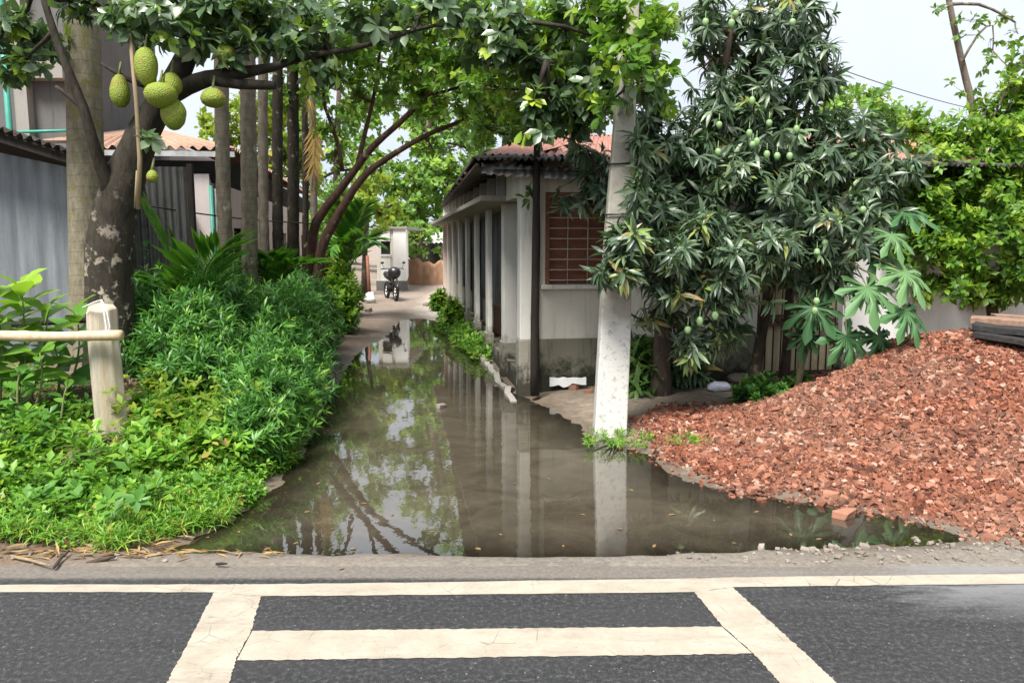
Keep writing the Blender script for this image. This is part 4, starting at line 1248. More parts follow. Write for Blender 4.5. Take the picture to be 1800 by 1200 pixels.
# ------------------------------------------------------------------ mango tree and its neighbours on the right
DM = 9.9
mt = thing('mango_tree', 'large dark mango tree hung with pale green mangoes in front of the house', 'tree', Vector((W(1163, 692, DM).x, DM, 0)))
m = MB(); nod = []
nod += px_tube(m, [(1160, 705, 44), (1163, 640, 34), (1166, 560, 30), (1175, 470, 28), (1195, 380, 26), (1225, 290, 22), (1250, 200, 18), (1275, 110, 13), (1290, 20, 8)], DM, 10, .07, 1, [0, 0, 0, -.1, -.2, -.3, -.3, -.3, -.2])
nod += px_tube(m, [(1322, 690, 22), (1335, 610, 20), (1350, 520, 18), (1365, 430, 16), (1385, 330, 14), (1410, 230, 11), (1430, 150, 7)], 10.1, 9, .07, 2, [0, 0, -.1, -.3, -.5, -.6, -.6])
nod += px_tube(m, [(1378, 680, 18), (1384, 600, 16), (1388, 520, 15), (1400, 430, 13), (1440, 340, 11), (1490, 280, 8), (1540, 250, 5)], 10.0, 9, .07, 3, [0, 0, -.1, -.4, -.6, -.7, -.7])
nod += px_tube(m, [(1175, 470, 18), (1210, 450, 15), (1260, 430, 11), (1300, 430, 7)], 9.7, 7, .06, 4, [0, -.4, -.9, -1.2])
nod += px_tube(m, [(1170, 540, 14), (1200, 560, 11), (1228, 590, 7)], 9.7, 7, .06, 5, [0, -.5, -1.0])
nod += px_tube(m, [(1180, 440, 15), (1150, 420, 12), (1115, 430, 8)], 9.7, 7, .06, 6, [0, -.7, -1.6])
mcl = [(1165, 545, 8.6, 42, 38, .3, .8), (1290, 560, 8.7, 45, 40, .3, .8), (1240, 470, 8.3, 60, 45, .4), (1122, 330, 7.8, 20, 70, .15), (1125, 250, 7.9, 22, 40, .15, .8), (1150, 200, 9.3, 45, 40, .4), (1290, 210, 9.4, 70, 60, .6), (1030, 262, 9.4, 36, 30, .3), (1035, 330, 9.3, 36, 45, .3), (1145, 240, 9.5, 50, 35, .4), (1215, 270, 9.5, 60, 45, .5), (1000, 345, 9.6, 26, 25, .2, .6), (1120, 330, 8.9, 60, 75, .5), (1075, 330, 9.2, 35, 60, .4), (1175, 270, 9.3, 85, 70, .7), (1170, 360, 8.6, 75, 60, .5), (1205, 430, 8.1, 110, 65, .55), (1130, 440, 7.9, 75, 48, .4), (1090, 470, 7.7, 48, 38, .3), (1100, 415, 7.7, 45, 40, .25),
       (1295, 430, 8.3, 95, 75, .6), (1280, 505, 8.2, 95, 50, .45), (1180, 500, 8.2, 60, 40, .4), (1235, 605, 8.3, 55, 40, .35), (1205, 575, 8.5, 35, 30, .3), (1345, 350, 9, 110, 85, .7), (1270, 330, 9.2, 80, 60, .6), (1290, 250, 9.5, 90, 60, .7),
       (1310, 160, 9.6, 100, 80, .8), (1245, 50, 9.7, 65, 55, .7), (1340, 60, 9.7, 95, 80, .8), (1400, 40, 9.7, 55, 55, .6), (1420, 130, 9.5, 62, 62, .5), (1455, 115, 9.5, 30, 45, .3), (1390, 220, 9.3, 80, 60, .6), (1580, 300, 9.2, 40, 45, .4),
       (1455, 290, 9.2, 90, 65, .6), (1530, 300, 9.1, 65, 65, .5), (1470, 390, 8.9, 95, 75, .6), (1400, 450, 8.8, 90, 60, .5), (1545, 370, 9.1, 55, 50, .4), (1450, 480, 9.2, 60, 50, .5), (1490, 220, 9.3, 55, 35, .5), (1560, 240, 9.5, 40, 35, .4), (1350, 280, 9.6, 90, 60, .6)]
c_, tl = crown_mesh('crown', mcl, M['mango_leaf'], mt, np.random.default_rng(41), T_MANGO, 11, 1.05, .225, 44, sag=.5, young=.05, tone0=.42, tvar=.3, shell=1.7)
twigs(m, tl, nod, random.Random(5), .035, 8)
m.build('trunk', M['limb_bark'], mt)
mang = [(1187, 10), (1293, 25), (1286, 42), (1205, 77), (1393, 40), (1317, 235), (1330, 250), (1323, 255), (1352, 217), (1262, 268), (1348, 272), (1366, 275), (1388, 275), (1264, 220), (1450, 427), (1436, 445), (1435, 530), (1432, 547), (1209, 580), (1257, 555), (1230, 565), (1517, 369), (1602, 297), (1486, 297), (1400, 228), (1478, 395), (1322, 178), (1240, 40)]
for k, (px, py) in enumerate(mang):
    D = 7.95 if py > 500 and px < 1300 else (8.45 if py > 330 else 8.8)
    c = W(px, py, D); m = MB()
    rr = random.Random(k)
    m.ball(c, .038, 10, 8, .0, k, (.95, .85, 1.25 * rr.uniform(.85, 1.15)), egg=.1)
    m.tube([c + Vector((0, 0, .055)), c + Vector((.01, .03, .13))], .004, 4, cap=False)
    m.build('mango', M['mango'], mt)

# bright green tree at the right edge
DG = 11.2
gt = thing('green_tree', 'bright green small leaved tree growing at the right edge behind the boards', 'tree', Vector((W(1745, 560, DG).x, DG, 0)))
m = MB(); nod = []
nod += px_tube(m, [(1750, 640, 20), (1745, 545, 19), (1728, 470, 17), (1710, 400, 14), (1712, 320, 11), (1725, 250, 8)], DG, 9, .07, 1)
nod += px_tube(m, [(1742, 530, 11), (1770, 450, 10), (1790, 370, 8), (1800, 280, 6)], DG, 7, .07, 2)
gcl = [(1640, 300, 11, 65, 70, .6), (1600, 230, 11.4, 30, 40, .4, .7), (1660, 390, 10.8, 65, 65, .6), (1610, 350, 10.8, 50, 60, .5), (1720, 300, 10.9, 75, 75, .7), (1790, 250, 11, 70, 80, .7), (1740, 220, 11.2, 60, 40, .5), (1800, 170, 11.2, 45, 55, .5), (1700, 440, 10.6, 55, 60, .5), (1780, 400, 10.8, 75, 80, .6, .8), (1690, 500, 10.5, 35, 45, .4), (1790, 500, 10.8, 60, 45, .5), (1860, 330, 11, 90, 120, .9), (1640, 440, 10.7, 45, 50, .4), (1850, 470, 10.8, 70, 80, .7), (1640, 500, 10.9, 40, 40, .4), (1760, 480, 11.1, 60, 50, .5), (1600, 430, 11, 45, 50, .4), (1670, 240, 11.2, 55, 45, .5), (1690, 370, 11, 60, 60, .5), (1790, 330, 11, 60, 60, .5), (1740, 520, 11.2, 50, 30, .4), (1775, 145, 11.3, 40, 40, .5, .5), (1805, 95, 11.3, 35, 45, .4, .5), (1735, 185, 11.2, 40, 30, .4, .6), (1610, 215, 11.4, 40, 30, .4, .6), (1660, 265, 11.1, 50, 35, .4, .6)]
c_, tl = crown_mesh('crown', gcl, M['lane_leaf'], gt, np.random.default_rng(51), T_OVAL, 8, 1.0, .14, 75, sag=.25, young=.25, tone0=.5, tvar=.3, ax=.2)
twigs(m, tl, nod, random.Random(8), .022, 8)
m.build('trunk', M['limb_bark'], gt)

# tall thin bare trunk against the sky
tt = thing('slender_tree', 'tall slender grey trunk with sparse drooping leaves against the sky', 'tree', Vector((W(1718, 520, 12.5).x, 12.5, 0)))
m = MB(); nod = px_tube(m, [(1740, 600, 16), (1728, 400, 13), (1712, 210, 12), (1698, 140, 11), (1682, 70, 10), (1668, 0, 9), (1650, -100, 7)], 12.5, 9, .05, 1)
nod += px_tube(m, [(1668, 8, 6), (1720, 8, 5), (1760, 25, 4), (1785, 40, 3)], 12.5, 6, .05, 2)
nod += px_tube(m, [(1690, 110, 5), (1720, 60, 4), (1745, 45, 3), (1745, 90, 2)], 12.4, 6, .05, 3)
c_, tl = crown_mesh('crown', [(1700, 60, 12.4, 30, 40, .3, .6), (1790, 60, 12.4, 40, 30, .4, .7), (1690, 160, 12.4, 30, 30, .3, .7), (1720, 35, 12.4, 45, 26, .4, 1.2), (1740, 70, 12.4, 22, 38, .3, .7), (1650, 22, 12.4, 18, 18, .2, .8), (1770, 20, 12.5, 35, 18, .4, .8), (1640, -80, 12.5, 60, 50, .6), (1735, 110, 12.3, 26, 26, .3, .7), (1770, 115, 12.3, 22, 26, .3, .8)], M['lane_leaf'], tt, np.random.default_rng(61), T_OVAL, 6, 1.1, .13, 14, sag=.5, young=.05, tone0=.3)
twigs(m, tl, nod, random.Random(9), .014, 5)
m.build('trunk', M['grey_bark'], tt)

# papaya
def papaya_leaf(c, nrm, tip, R0, parent, seed, tone):
    rr = random.Random(seed)
    y = Vector(tip).normalized(); z = Vector(nrm); z = (z - y * z.dot(y)).normalized(); x = y.cross(z)
    out = []
    for j in range(7):
        a = R(-138 + 46 * j); L = R0 * (1 - .28 * abs(j - 3) / 3) * rr.uniform(.92, 1.06)
        if j: out.append((a - R(23), R0 * .36))
        for da, f in ((-14, .54), (-19, .76), (-9, .66), (-10, .90), (0, 1.10), (10, .88), (9, .66), (19, .74), (14, .54)):
            out.append((a + R(da), L * f))
    vs = [Vector(c)]
    mid = []
    for a, r in out:
        d = .55 * (r / R0) ** 2 * R0 * (.7 + .3 * math.cos(a)) 
        ph_ = ((a - R(-138)) / R(46)); rib = abs(ph_ - round(ph_))
        vs.append(Vector(c) + x * math.sin(a) * r + y * math.cos(a) * r - z * (d * .8 + rib * .12 * R0))
    n = len(out)
    V, F = [], []
    # two rings so the blade can bend
    V.append(vs[0])
    for k in range(n):
        a, r = out[k]; r2 = r * .5; d = .55 * (r2 / R0) ** 2 * R0
        ph_ = ((a - R(-138)) / R(46)); rib = abs(ph_ - round(ph_))
        V.append(Vector(c) + x * math.sin(a) * r2 + y * math.cos(a) * r2 - z * (d * .5 + rib * .10 * R0))
    V += vs[1:]
    F = []
    for k in range(n - 1):
        F.append((0, 1 + k, 2 + k, 2 + k)); F.append((1 + k, 1 + n + k, 2 + n + k, 2 + k))
    m = MB(); m.add(V, [f if f[2] != f[3] else f[:3] for f in F], True)
    o = m.build('leaf', M['papaya_leaf'], parent)
    at = o.data.attributes.new('tone', 'FLOAT', 'FACE')
    at.data.foreach_set('value', np.full(len(o.data.polygons), tone, np.float32))
    return o
pp = on_ground(1398, 712)
pap = thing('papaya_plant', 'young papaya plant with big lobed leaves beside the brick chips', 'papaya plant', pp)
m = MB(); Dq = pp.y
top = W(1478, 455, Dq - .2)
m.tube([pp + Vector((0, 0, -.05)), W(1408, 640, Dq), W(1428, 570, Dq - .05), W(1455, 505, Dq - .1), top], [.045, .042, .04, .036, .03], 10, wob=.06)
m.build('stem', M['papaya_stem'], pap)
plv = [(1590, 372, -.2, 58, (.5, -.5, -.1), .35), (1568, 412, -.4, 50, (.25, -.6, -.6), .8), (1592, 478, -.5, 66, (.45, -.6, -.6), .85), (1525, 505, -.6, 66, (.1, -.7, -.7), .7), (1592, 545, -.6, 70, (.5, -.5, -.8), .55),
       (1488, 590, -.5, 58, (.25, -.5, -.9), .4), (1545, 590, -.4, 52, (.4, -.4, -.9), .25), (1430, 540, -.4, 62, (-.4, -.6, -.7), .15), (1415, 590, -.3, 40, (-.3, -.5, -.9), .05), (1450, 500, -.2, 50, (-.2, -.7, -.5), .1), (1540, 440, -.1, 55, (.3, -.5, -.4), .2)]
for k, (px, py, dd, r, tip, tone) in enumerate(plv):
    c = W(px, py, Dq + dd)
    lf = papaya_leaf(c, (tip[0] * .5, -.62, .75), tip, r * 1.03 * MPP(Dq + dd), pap, k, tone)
    m = MB(); mid = top.lerp(c, .5) + Vector((0, 0, .10)); m.tube([top, mid, c], [.011, .009, .007], 6, cap=False); m.build('petiole', M['green_stem'], lf)

# ------------------------------------------------------------------ background trees
def far_tree(name, label, base, trunk, clumps, mat, seed, tmpl=T_FAR, L=.3, k=6, dens=55, bark_=None, young=.1, group=None, tone0=.45, sag=.15):
    D = base[1]
    b = W(base[0], 430, D)
    o = thing(name, label, 'tree', Vector((b.x, D, tz(b.x, D))), group)
    m = MB(); nod = []
    for ps in trunk: nod += px_tube(m, ps, D, 8, .06, seed)
    c_, tl = crown_mesh('crown', [(px, py, D + dz, rx, ry, rd) for px, py, dz, rx, ry, rd in clumps], mat, o, np.random.default_rng(seed), tmpl, k, 1.0, L, dens, young=young, tone0=tone0, tvar=.3, ax=.3, sag=sag)
    twigs(m, tl, nod, random.Random(seed), .05 * D / 25, 5)
    m.build('trunk', bark_ or M['limb_bark'], o)
    return o
far_tree('broad_tree', 'light green tree filling the gap beyond the motorcycle', (735, 42), [[(735, 515, 22), (738, 400, 18), (745, 300, 14), (760, 180, 11), (785, 60, 7)]],
         [(690, 330, 0, 70, 60, 2.2), (750, 300, 0, 75, 70, 2.4), (800, 330, 1, 60, 70, 2), (735, 380, -1, 70, 50, 2), (690, 390, -1, 50, 40, 1.6), (775, 400, -1, 45, 40, 1.5), (760, 230, 1, 70, 60, 2.2), (830, 260, 2, 50, 70, 2), (650, 270, 1, 45, 50, 2), (700, 440, -1, 30, 30, 1.2), (720, 180, 2, 80, 50, 2.2), (650, 180, 2, 60, 50, 2), (730, 90, 1, 60, 50, 2), (800, 120, 1, 60, 60, 2.2), (790, 30, 1, 60, 50, 2), (830, -40, 1, 60, 50, 2), (640, 100, 2, 40, 40, 1.8)], M['far_leaf'], 71, L=.42)
far_tree('broad_tree', 'dark green tree right behind the red roofed house', (880, 36), [[(880, 480, 22), (885, 300, 16), (895, 200, 10)]],
         [(860, 200, 0, 75, 60, 2), (920, 180, 0, 80, 60, 2), (985, 190, 0, 70, 60, 2), (1050, 170, 0, 70, 70, 2), (850, 270, 0, 45, 40, 1.5), (900, 110, 1, 90, 60, 2.2), (1000, 110, 1, 90, 60, 2.2)], M['dark_leaf'], 72, L=.36)
far_tree('yellow_tree', 'yellow green tree glowing between the areca trunks', (450, 31), [[(450, 480, 14), (452, 330, 10)]],
         [(400, 235, 0, 50, 50, 1.4), (450, 280, 0, 50, 70, 1.5), (450, 190, 0, 60, 50, 1.6), (505, 270, 1, 40, 80, 1.5), (360, 215, 1, 30, 26, 1.0), (540, 300, 1, 35, 60, 1.2), (500, 180, 0, 50, 40, 1.4)], M['yellow_leaf'], 73, L=.34)
far_tree('yellow_tree', 'yellowish bushy tree over the white house at the lane end', (640, 28), [[(640, 520, 12), (642, 430, 9), (648, 370, 6)]],
         [(640, 345, 0, 42, 40, 1.2), (670, 375, 0, 34, 36, 1.0), (625, 400, -.5, 24, 34, .8), (655, 320, .5, 40, 26, 1.0), (690, 360, .5, 26, 30, .8)], M['yellow_leaf'], 74, L=.28, tone0=.35)
far_tree('green_bush', 'dense green bush hanging over the mud wall', (735, 36), [[(735, 505, 9), (733, 440, 6)]],
         [(720, 420, 0, 26, 26, .8), (748, 412, 0, 30, 24, .9), (735, 445, -.4, 32, 14, .6), (775, 425, .4, 20, 24, .7)], M['far_leaf'], 75, L=.28)
far_tree('broad_tree', 'tall pale green tree left of the leaning tree far behind', (590, 46), [[(590, 500, 16), (592, 300, 12), (596, 160, 8)]],
         [(590, 330, 0, 40, 60, 2), (600, 250, 0, 45, 50, 2), (560, 230, 0, 45, 60, 2), (630, 200, 1, 50, 40, 2), (640, 290, 1, 40, 40, 1.6), (535, 330, 1, 30, 60, 1.6), (600, 410, 0, 30, 50, 1.5), (560, 400, 0, 40, 40, 1.5), (520, 230, 0, 50, 60, 2), (570, 150, 1, 60, 50, 2), (580, 70, 1, 50, 45, 2), (540, 20, 1, 50, 45, 2)], M['far_leaf'], 76, L=.4)
far_tree('broad_tree', 'rounded light green treetop in the sky gap right of the mango', (1540, 24), [[(1540, 560, 18), (1540, 330, 14), (1530, 230, 9)]],
         [(1480, 185, 0, 42, 36, 1.4), (1530, 190, 0, 50, 42, 1.5), (1580, 205, 0, 44, 40, 1.4), (1510, 165, .4, 45, 24, 1.2), (1620, 235, 0, 40, 36, 1.2), (1555, 260, 0, 70, 40, 1.5)], M['far_leaf'], 77, L=.26)
far_tree('broad_tree', 'green tree standing far right behind the white tin fence', (1880, 20), [[(1880, 560, 18), (1880, 330, 14)]],
         [(1820, 260, 0, 60, 60, 1.4), (1890, 220, 0, 70, 70, 1.6), (1760, 320, 0, 60, 60, 1.4), (1840, 380, 0, 90, 70, 1.6), (1720, 420, 0, 60, 50, 1.2), (1780, 500, 0, 80, 40, 1.2)], M['far_leaf'], 78, L=.22)
far_tree('broad_tree', 'dark tree at the far left above the tin shed', (-160, 22), [[(-160, 560, 30), (-150, 300, 22), (-120, 120, 12)]],
         [(-120, 60, 0, 90, 80, 1.6), (-40, 20, 0, 70, 60, 1.5), (-200, 120, 0, 90, 90, 1.8), (-10, -60, 0, 70, 60, 1.5), (60, -90, 0, 70, 50, 1.5)], M['dark_leaf'], 79, L=.26)
# a far-off wood closing the horizon
rng = np.random.default_rng(90)
Vs, Fs, Ts, off = [], [], [], 0
for k in range(46):
    x = -75 + k * 3.3 + rng.uniform(-1, 1); D = rng.uniform(56, 74)
    hgt = rng.uniform(3.0, 5.0) + (1.0 if x > 6 or x < -12 else -.3)
    tips, dirs = clump_tips((x, D, hgt * .55), (3.4, 2.4, hgt * .52), 170, rng)
    P, Dd, N, S = whorls(tips, dirs, 6, 1.0, .75, rng, .4)
    V, F, nf = place(T_FAR, P, Dd, N, S)
    Vs.append(V); Fs.append(F + off); off += len(V); Ts.append(np.clip(np.repeat(np.repeat(rng.normal(.4, .18, len(tips)), 6), nf), 0, 1))
tag(np_obj('far_wood', np.concatenate(Vs), np.concatenate(Fs), M['far_leaf'], tone=np.concatenate(Ts), smooth=True), 'far band of green trees beyond the houses', 'wood', kind='stuff')
# ------------------------------------------------------------------ undergrowth on the left bank
def shrub(name, label, x, y, rad, h, n, mat, seed, L=.13, k=7, tmpl=T_LANCE, cat='shrub', group=None, levels=3, stemmat=None, up=.7, young=.06, tone0=.42, sag=.1):
    rng = np.random.default_rng(seed)
    z0 = tz(x, y)
    o = thing(name, label, cat, Vector((x, y, z0)), group)
    th = rng.uniform(0, 6.283, n); r = rng.uniform(0, 1, n) ** .6
    hh = np.sqrt(np.clip(1 - r ** 2.2, 0, 1))
    low = rng.uniform(0, 1, n) < .35
    zt = np.where(low, rng.uniform(.12, 1, n) * hh, hh * rng.uniform(.8, 1.08, n))
    rr_ = np.where(low, np.maximum(r, .75), r)
    lump = 1 + .30 * np.sin(th * 3 + seed) * r + rng.normal(0, .13, n)
    zt = zt + (rng.uniform(size=n) < .10) * rng.uniform(.05, .3, n)
    tips = np.stack([x + np.cos(th) * rr_ * rad * lump, y + np.sin(th) * rr_ * rad * lump, z0 + .05 + zt * h * (1 + .10 * np.sin(th * 2 + seed * 1.7))], 1)
    dirs = norm(np.stack([np.cos(th) * rr_ * .8, np.sin(th) * rr_ * .8, np.full(n, up)], 1) + rng.normal(0, .25, (n, 3)))
    Vs, Fs, Ts, off = [], [], [], 0
    tn = np.clip(rng.normal(tone0, .18, n), 0, .8); yg = rng.uniform(size=n) < young
    for lv in range(levels):
        P, D, N, S = whorls(tips - dirs * (.075 * lv * (L / .13)), dirs, k, .75 + .25 * lv, L * (1 - .05 * lv), rng, .04 * L / .13, sag)
        V, F, nf = place(tmpl, P, D, N, S)
        tt_ = np.where(np.repeat(yg & (lv == 0), k), rng.uniform(.86, 1, n * k), np.clip(np.repeat(tn + .12 * (lv == 0), k) + rng.normal(0, .1, n * k), 0, .88))
        Vs.append(V); Fs.append(F + off); off += len(V); Ts.append(np.repeat(tt_, nf))
    np_obj('foliage', np.concatenate(Vs), np.concatenate(Fs), mat, o, tone=np.concatenate(Ts), smooth=True)
    m = MB(); q_ = random.Random(seed)
    for j in range(min(16, n)):
        tp = Vector(tips[q_.randrange(n)])
        m.tube(limb_pts((x + q_.uniform(-.08, .08), y + q_.uniform(-.08, .08), z0 - .03), tp, 3, .06, q_), [.013, .010, .008, .004], 5, cap=False)
    m.build('stem', stemmat or M['green_stem'], o)
    return o

hl = 'fine leaved green shrub in the hedge, '
hedge = [  # s, y, radius, height, shoots, words
    (-1.30, 6.95, .42, .50, 150, 'lowest one at its front end by the water'),
    (-1.36, 7.65, .48, .66, 190, 'second along the water from the front'),
    (-1.42, 8.45, .52, .82, 220, 'third along the water from the front'),
    (-1.42, 9.30, .56, .98, 240, 'fourth along the water from the front'),
    (-1.42, 10.2, .58, 1.12, 240, 'bulging one in the middle of the water side'),
    (-1.45, 11.1, .60, 1.20, 240, 'fourth along the water from the far end'),
    (-1.50, 12.1, .60, 1.25, 220, 'third along the water from the far end'),
    (-1.50, 13.2, .60, 1.18, 190, 'second along the water from the far end'),
    (-1.62, 14.3, .55, 1.10, 150, 'darkest one at its far end by the water'),
    (-2.1, 7.9, .50, .62, 170, 'low one just right of the wooden post'),
    (-2.30, 8.6, .60, .95, 230, 'front one of the second row'),
    (-2.35, 9.7, .62, 1.12, 240, 'middle one of the second row'),
    (-2.40, 10.9, .62, 1.22, 230, 'far one of the second row'),
    (-2.55, 12.3, .62, 1.20, 190, 'last one of the second row'),
    (-2.95, 9.2, .60, .92, 220, 'one behind the post near the jackfruit trunk'),
    (-3.20, 10.3, .60, 1.08, 200, 'one against the dark tin fence'),
]
for k, (s, y, r, h, n, wd) in enumerate(hedge):
    shrub('hedge_shrub', hl + wd, s - .1556 * y, y, r, h, int(n * 1.35), M['hedge_leaf'], 100 + k, L=.135 * (1 + .03 * (k % 3)), k=7, group='shrubs of the hedge along the left of the puddle', tone0=.40 if y > 9 else .5, young=.05 if k % 4 else .12)

# lighter bushes at the far left of the lane
shrub('lime_shrub', 'lime green bush at the far end of the hedge where the puddle narrows', G(622, 580).x - .15, 17.2, .45, 1.0, 160, M['weed_leaf'], 130, L=.17, tmpl=T_OVAL, young=.2, tone0=.6)
shrub('lime_shrub', 'pale lime bush beyond the puddle left of the motorcycle', G(635, 545).x, 21.0, .5, 1.15, 150, M['weed_leaf'], 131, L=.2, tmpl=T_OVAL, young=.25, tone0=.6)
shrub('yellow_shrub', 'yellow leaved shrub in front of the white house window', G(640, 520).x, 25.5, .55, 1.5, 130, M['yellow_leaf'], 132, L=.24, tmpl=T_OVAL, tone0=.6)
shrub('lime_shrub', 'small lime bush under the columns at the far end of the kerb', C0.x + (Ld * 8.2).x - .25, C0.y + 8.1, .28, .55, 90, M['weed_leaf'], 133, L=.13, tmpl=T_OVAL, young=.2, tone0=.55)
shrub('lime_shrub', 'leafy bush at the foot of the farthest column', C0.x + (Ld * 12.4).x - .35, C0.y + 12.3, .26, .5, 50, M['weed_leaf'], 134, L=.15, tmpl=T_OVAL, young=.2, tone0=.5)

# broad leaved plant at the left edge, before the shed
def broad_plant(label, stems, seed, group=None):
    rng = np.random.default_rng(seed)
    b = on_ground(*stems[0][0][:2]) if False else W(stems[0][0][0], stems[0][0][1], stems[0][0][2])
    o = thing('broadleaf_plant', label, 'plant', b, group)
    m = MB(); P, D, N, S, T_ = [], [], [], [], []
    for (p0, p1, n, L, tone) in stems:
        a, c = W(*p0), W(*p1)
        pts = limb_pts(a, c, 5, .08, random.Random(seed)); m = MB(); m.tube(pts, [.016, .014, .012, .01, .008, .006], 6); m.build('stem', M['green_stem'], o)
        for j in range(n):
            f = .25 + .75 * j / max(n - 1, 1)
            q_ = a.lerp(c, f); az = j * 2.4 + rng.uniform(-.4, .4)
            el = .15 + .75 * f
            P.append(q_); D.append((math.cos(az) * math.cos(el), math.sin(az) * math.cos(el), math.sin(el) - .1)); N.append((0, -.25, 1)); S.append(L * (1.1 - .35 * f) * rng.uniform(.85, 1.15)); T_.append(np.clip(tone + .35 * (f - .5) + rng.normal(0, .1), 0, 1))
    V, F, nf = place(T_BROAD, np.array(P), np.array(D, float), np.array(N, float) + rng.normal(0, .2, (len(P), 3)), S)
    np_obj('foliage', V, F, M['broad_leaf'], o, tone=np.repeat(T_, nf), smooth=True)
broad_plant('bright broad leaved plant at the left edge above the bamboo rail', [((30, 720, 7.2), (38, 500, 7.2), 22, .42, .75), ((0, 720, 7.1), (-8, 520, 7.1), 18, .42, .7), ((50, 720, 7.3), (85, 540, 7.3), 14, .40, .6), ((-40, 720, 7.0), (-60, 500, 7.0), 18, .42, .7)], 5)
broad_plant('darker broad leaved plant tucked left of the wooden post', [((115, 700, 7.7), (135, 545, 7.7), 14, .42, .3), ((100, 700, 7.6), (90, 590, 7.6), 12, .38, .3), ((60, 720, 7.0), (70, 620, 7.0), 9, .26, .4)], 6)
broad_plant('leafy seedling with drooping leaves left of the post foot', [((40, 760, 6.8), (35, 650, 6.8), 8, .22, .35), ((110, 790, 6.9), (120, 670, 6.9), 8, .18, .4)], 7)

# young palms
def palm_plant(label, fronds, seed, base, D, L=.6, w=.07, mat='palm_leaf', n=24):
    rng = np.random.default_rng(seed)
    o = thing('palm_seedling', label, 'palm', W(base[0], base[1], D))
    m = MB(); m.tube([W(base[0], base[1] + 20, D), W(base[0], base[1] - 25, D)], [.05, .03], 8); m.build('stem', M['green_stem'], o)
    for pts in fronds:
        P_ = [W(px, py, D + dd) for px, py, dd in pts]
        # resample smoothly
        Q = []
        for i in range(len(P_) - 1):
            for f in (0, .5):
                a = P_[max(i - 1, 0)]; b = P_[i]; c = P_[i + 1]; e = P_[min(i + 2, len(P_) - 1)]
                Q.append(b if f == 0 else (-a + b * 9 + c * 9 - e) / 16)
        Q.append(P_[-1])
        frond(Q, rng, n, L, w, .12, M[mat], 'frond', o, .35, .55)
    return o
palm_plant('young palm with long bright fronds leaning before the dark tin fence', [[(345, 560, 0), (325, 500, -.1), (292, 440, -.2), (255, 372, -.3)], [(350, 560, 0), (352, 510, -.2), (362, 470, -.3), (388, 435, -.4)], [(350, 560, 0), (330, 530, -.3), (300, 510, -.5), (262, 500, -.6)]], 1, (348, 560), 10.4, .85, .075)
palm_plant('small palm spreading low fronds at the foot of the dark areca trunks', [[(480, 520, 0), (470, 485, -.2), (440, 470, -.4), (410, 475, -.5)], [(485, 520, 0), (500, 480, -.2), (525, 465, -.3), (560, 462, -.4)], [(482, 520, 0), (484, 480, -.2), (480, 460, -.3), (470, 450, -.5)]], 2, (482, 520), 12.8, .55, .08)
palm_plant('small upright palm on the left of the lane before the white house', [[(615, 470, 0), (616, 430, 0), (625, 395, -.2), (640, 362, -.5)], [(615, 470, 0), (608, 425, 0), (612, 385, -.3), (604, 360, -.6)], [(615, 470, 0), (630, 440, -.3), (642, 420, -.6), (650, 425, -.8)], [(615, 470, 0), (600, 440, -.3), (590, 430, -.6), (582, 440, -.8)]], 3, (615, 470), 21.0, .8, .12)

# low weeds: too many to count
def weeds(name, label, poly_px, n, hmin, hmax, L, mat, seed, k=5, lv=2, tone0=.45, tmpl=T_OVAL, keep=None):
    rng = np.random.default_rng(seed)
    PX = np.array(poly_px, float)
    # scatter on the ground under that outline
    gp = [tuple(on_ground(px, py))[:2] for px, py in poly_px]
    A = np.array(gp); lo, hi = A.min(0), A.max(0)
    q_ = rng.uniform(lo, hi, (n * 12, 2))
    ins = poly_dist(q_[:, 0], q_[:, 1], gp) + (fbm(q_[:, 0] * 2, q_[:, 1] * 2, 3, seed) - .5) * .5 < 0
    q_ = q_[ins]
    dens = fbm(q_[:, 0] * 1.3, q_[:, 1] * 1.3, 3, seed + 5)
    q_ = q_[rng.uniform(.2, .62, len(q_)) < dens][:n]
    if keep is not None: q_ = q_[keep(q_[:, 0], q_[:, 1], rng)]
    n = len(q_)
    z = terrain(q_[:, 0], q_[:, 1])
    hgt = rng.uniform(hmin, hmax, n) * (.5 + fbm(q_[:, 0] * 2.1, q_[:, 1] * 2.1, 3, seed + 9))
    base = np.column_stack([q_, z])
    lean = norm(np.column_stack([rng.normal(0, .35, n), rng.normal(-.1, .35, n), np.ones(n)]))
    Vs, Fs, Ts, off = [], [], [], 0
    tn = np.clip(rng.normal(tone0, .2, n) + .2 * (fbm(q_[:, 0] * 1.7, q_[:, 1] * 1.7, 2, seed + 3) - .5), 0, .95)
    for j in range(lv):
        f = 1 - j * .38
        P, D, N, S = whorls(base + lean * (hgt * f)[:, None], lean, k, .9 + .3 * j, L, rng, .03, .15)
        V, F, nf = place(tmpl, P, D, N, S)
        Vs.append(V); Fs.append(F + off); off += len(V)
        Ts.append(np.repeat(np.clip(np.repeat(tn, k) + rng.normal(0, .12, n * k), 0, 1), nf))
    # stalks: thin upright slips
    V, F, nf = place(leaf_tmpl(1, .05, 0, 0, .5), base, lean, np.tile([0, -1, 0.], (n, 1)), hgt)
    V = V.reshape(n, -1, 3)
    Vs.append(V.reshape(-1, 3)); Fs.append(F + off); Ts.append(np.full(len(F), .3))
    return tag(np_obj(name, np.concatenate(Vs), np.concatenate(Fs), mat, tone=np.concatenate(Ts), smooth=True), label, 'weeds', kind='stuff')
thin_l = lambda x, y, r: r.uniform(size=len(x)) < np.where((x < -3.0) & (y > 6.3), .22, 1.0) * np.where((np.abs(x + 3.62) < .38) & (y > 6.0) & (y < 7.2), .15, 1.0)
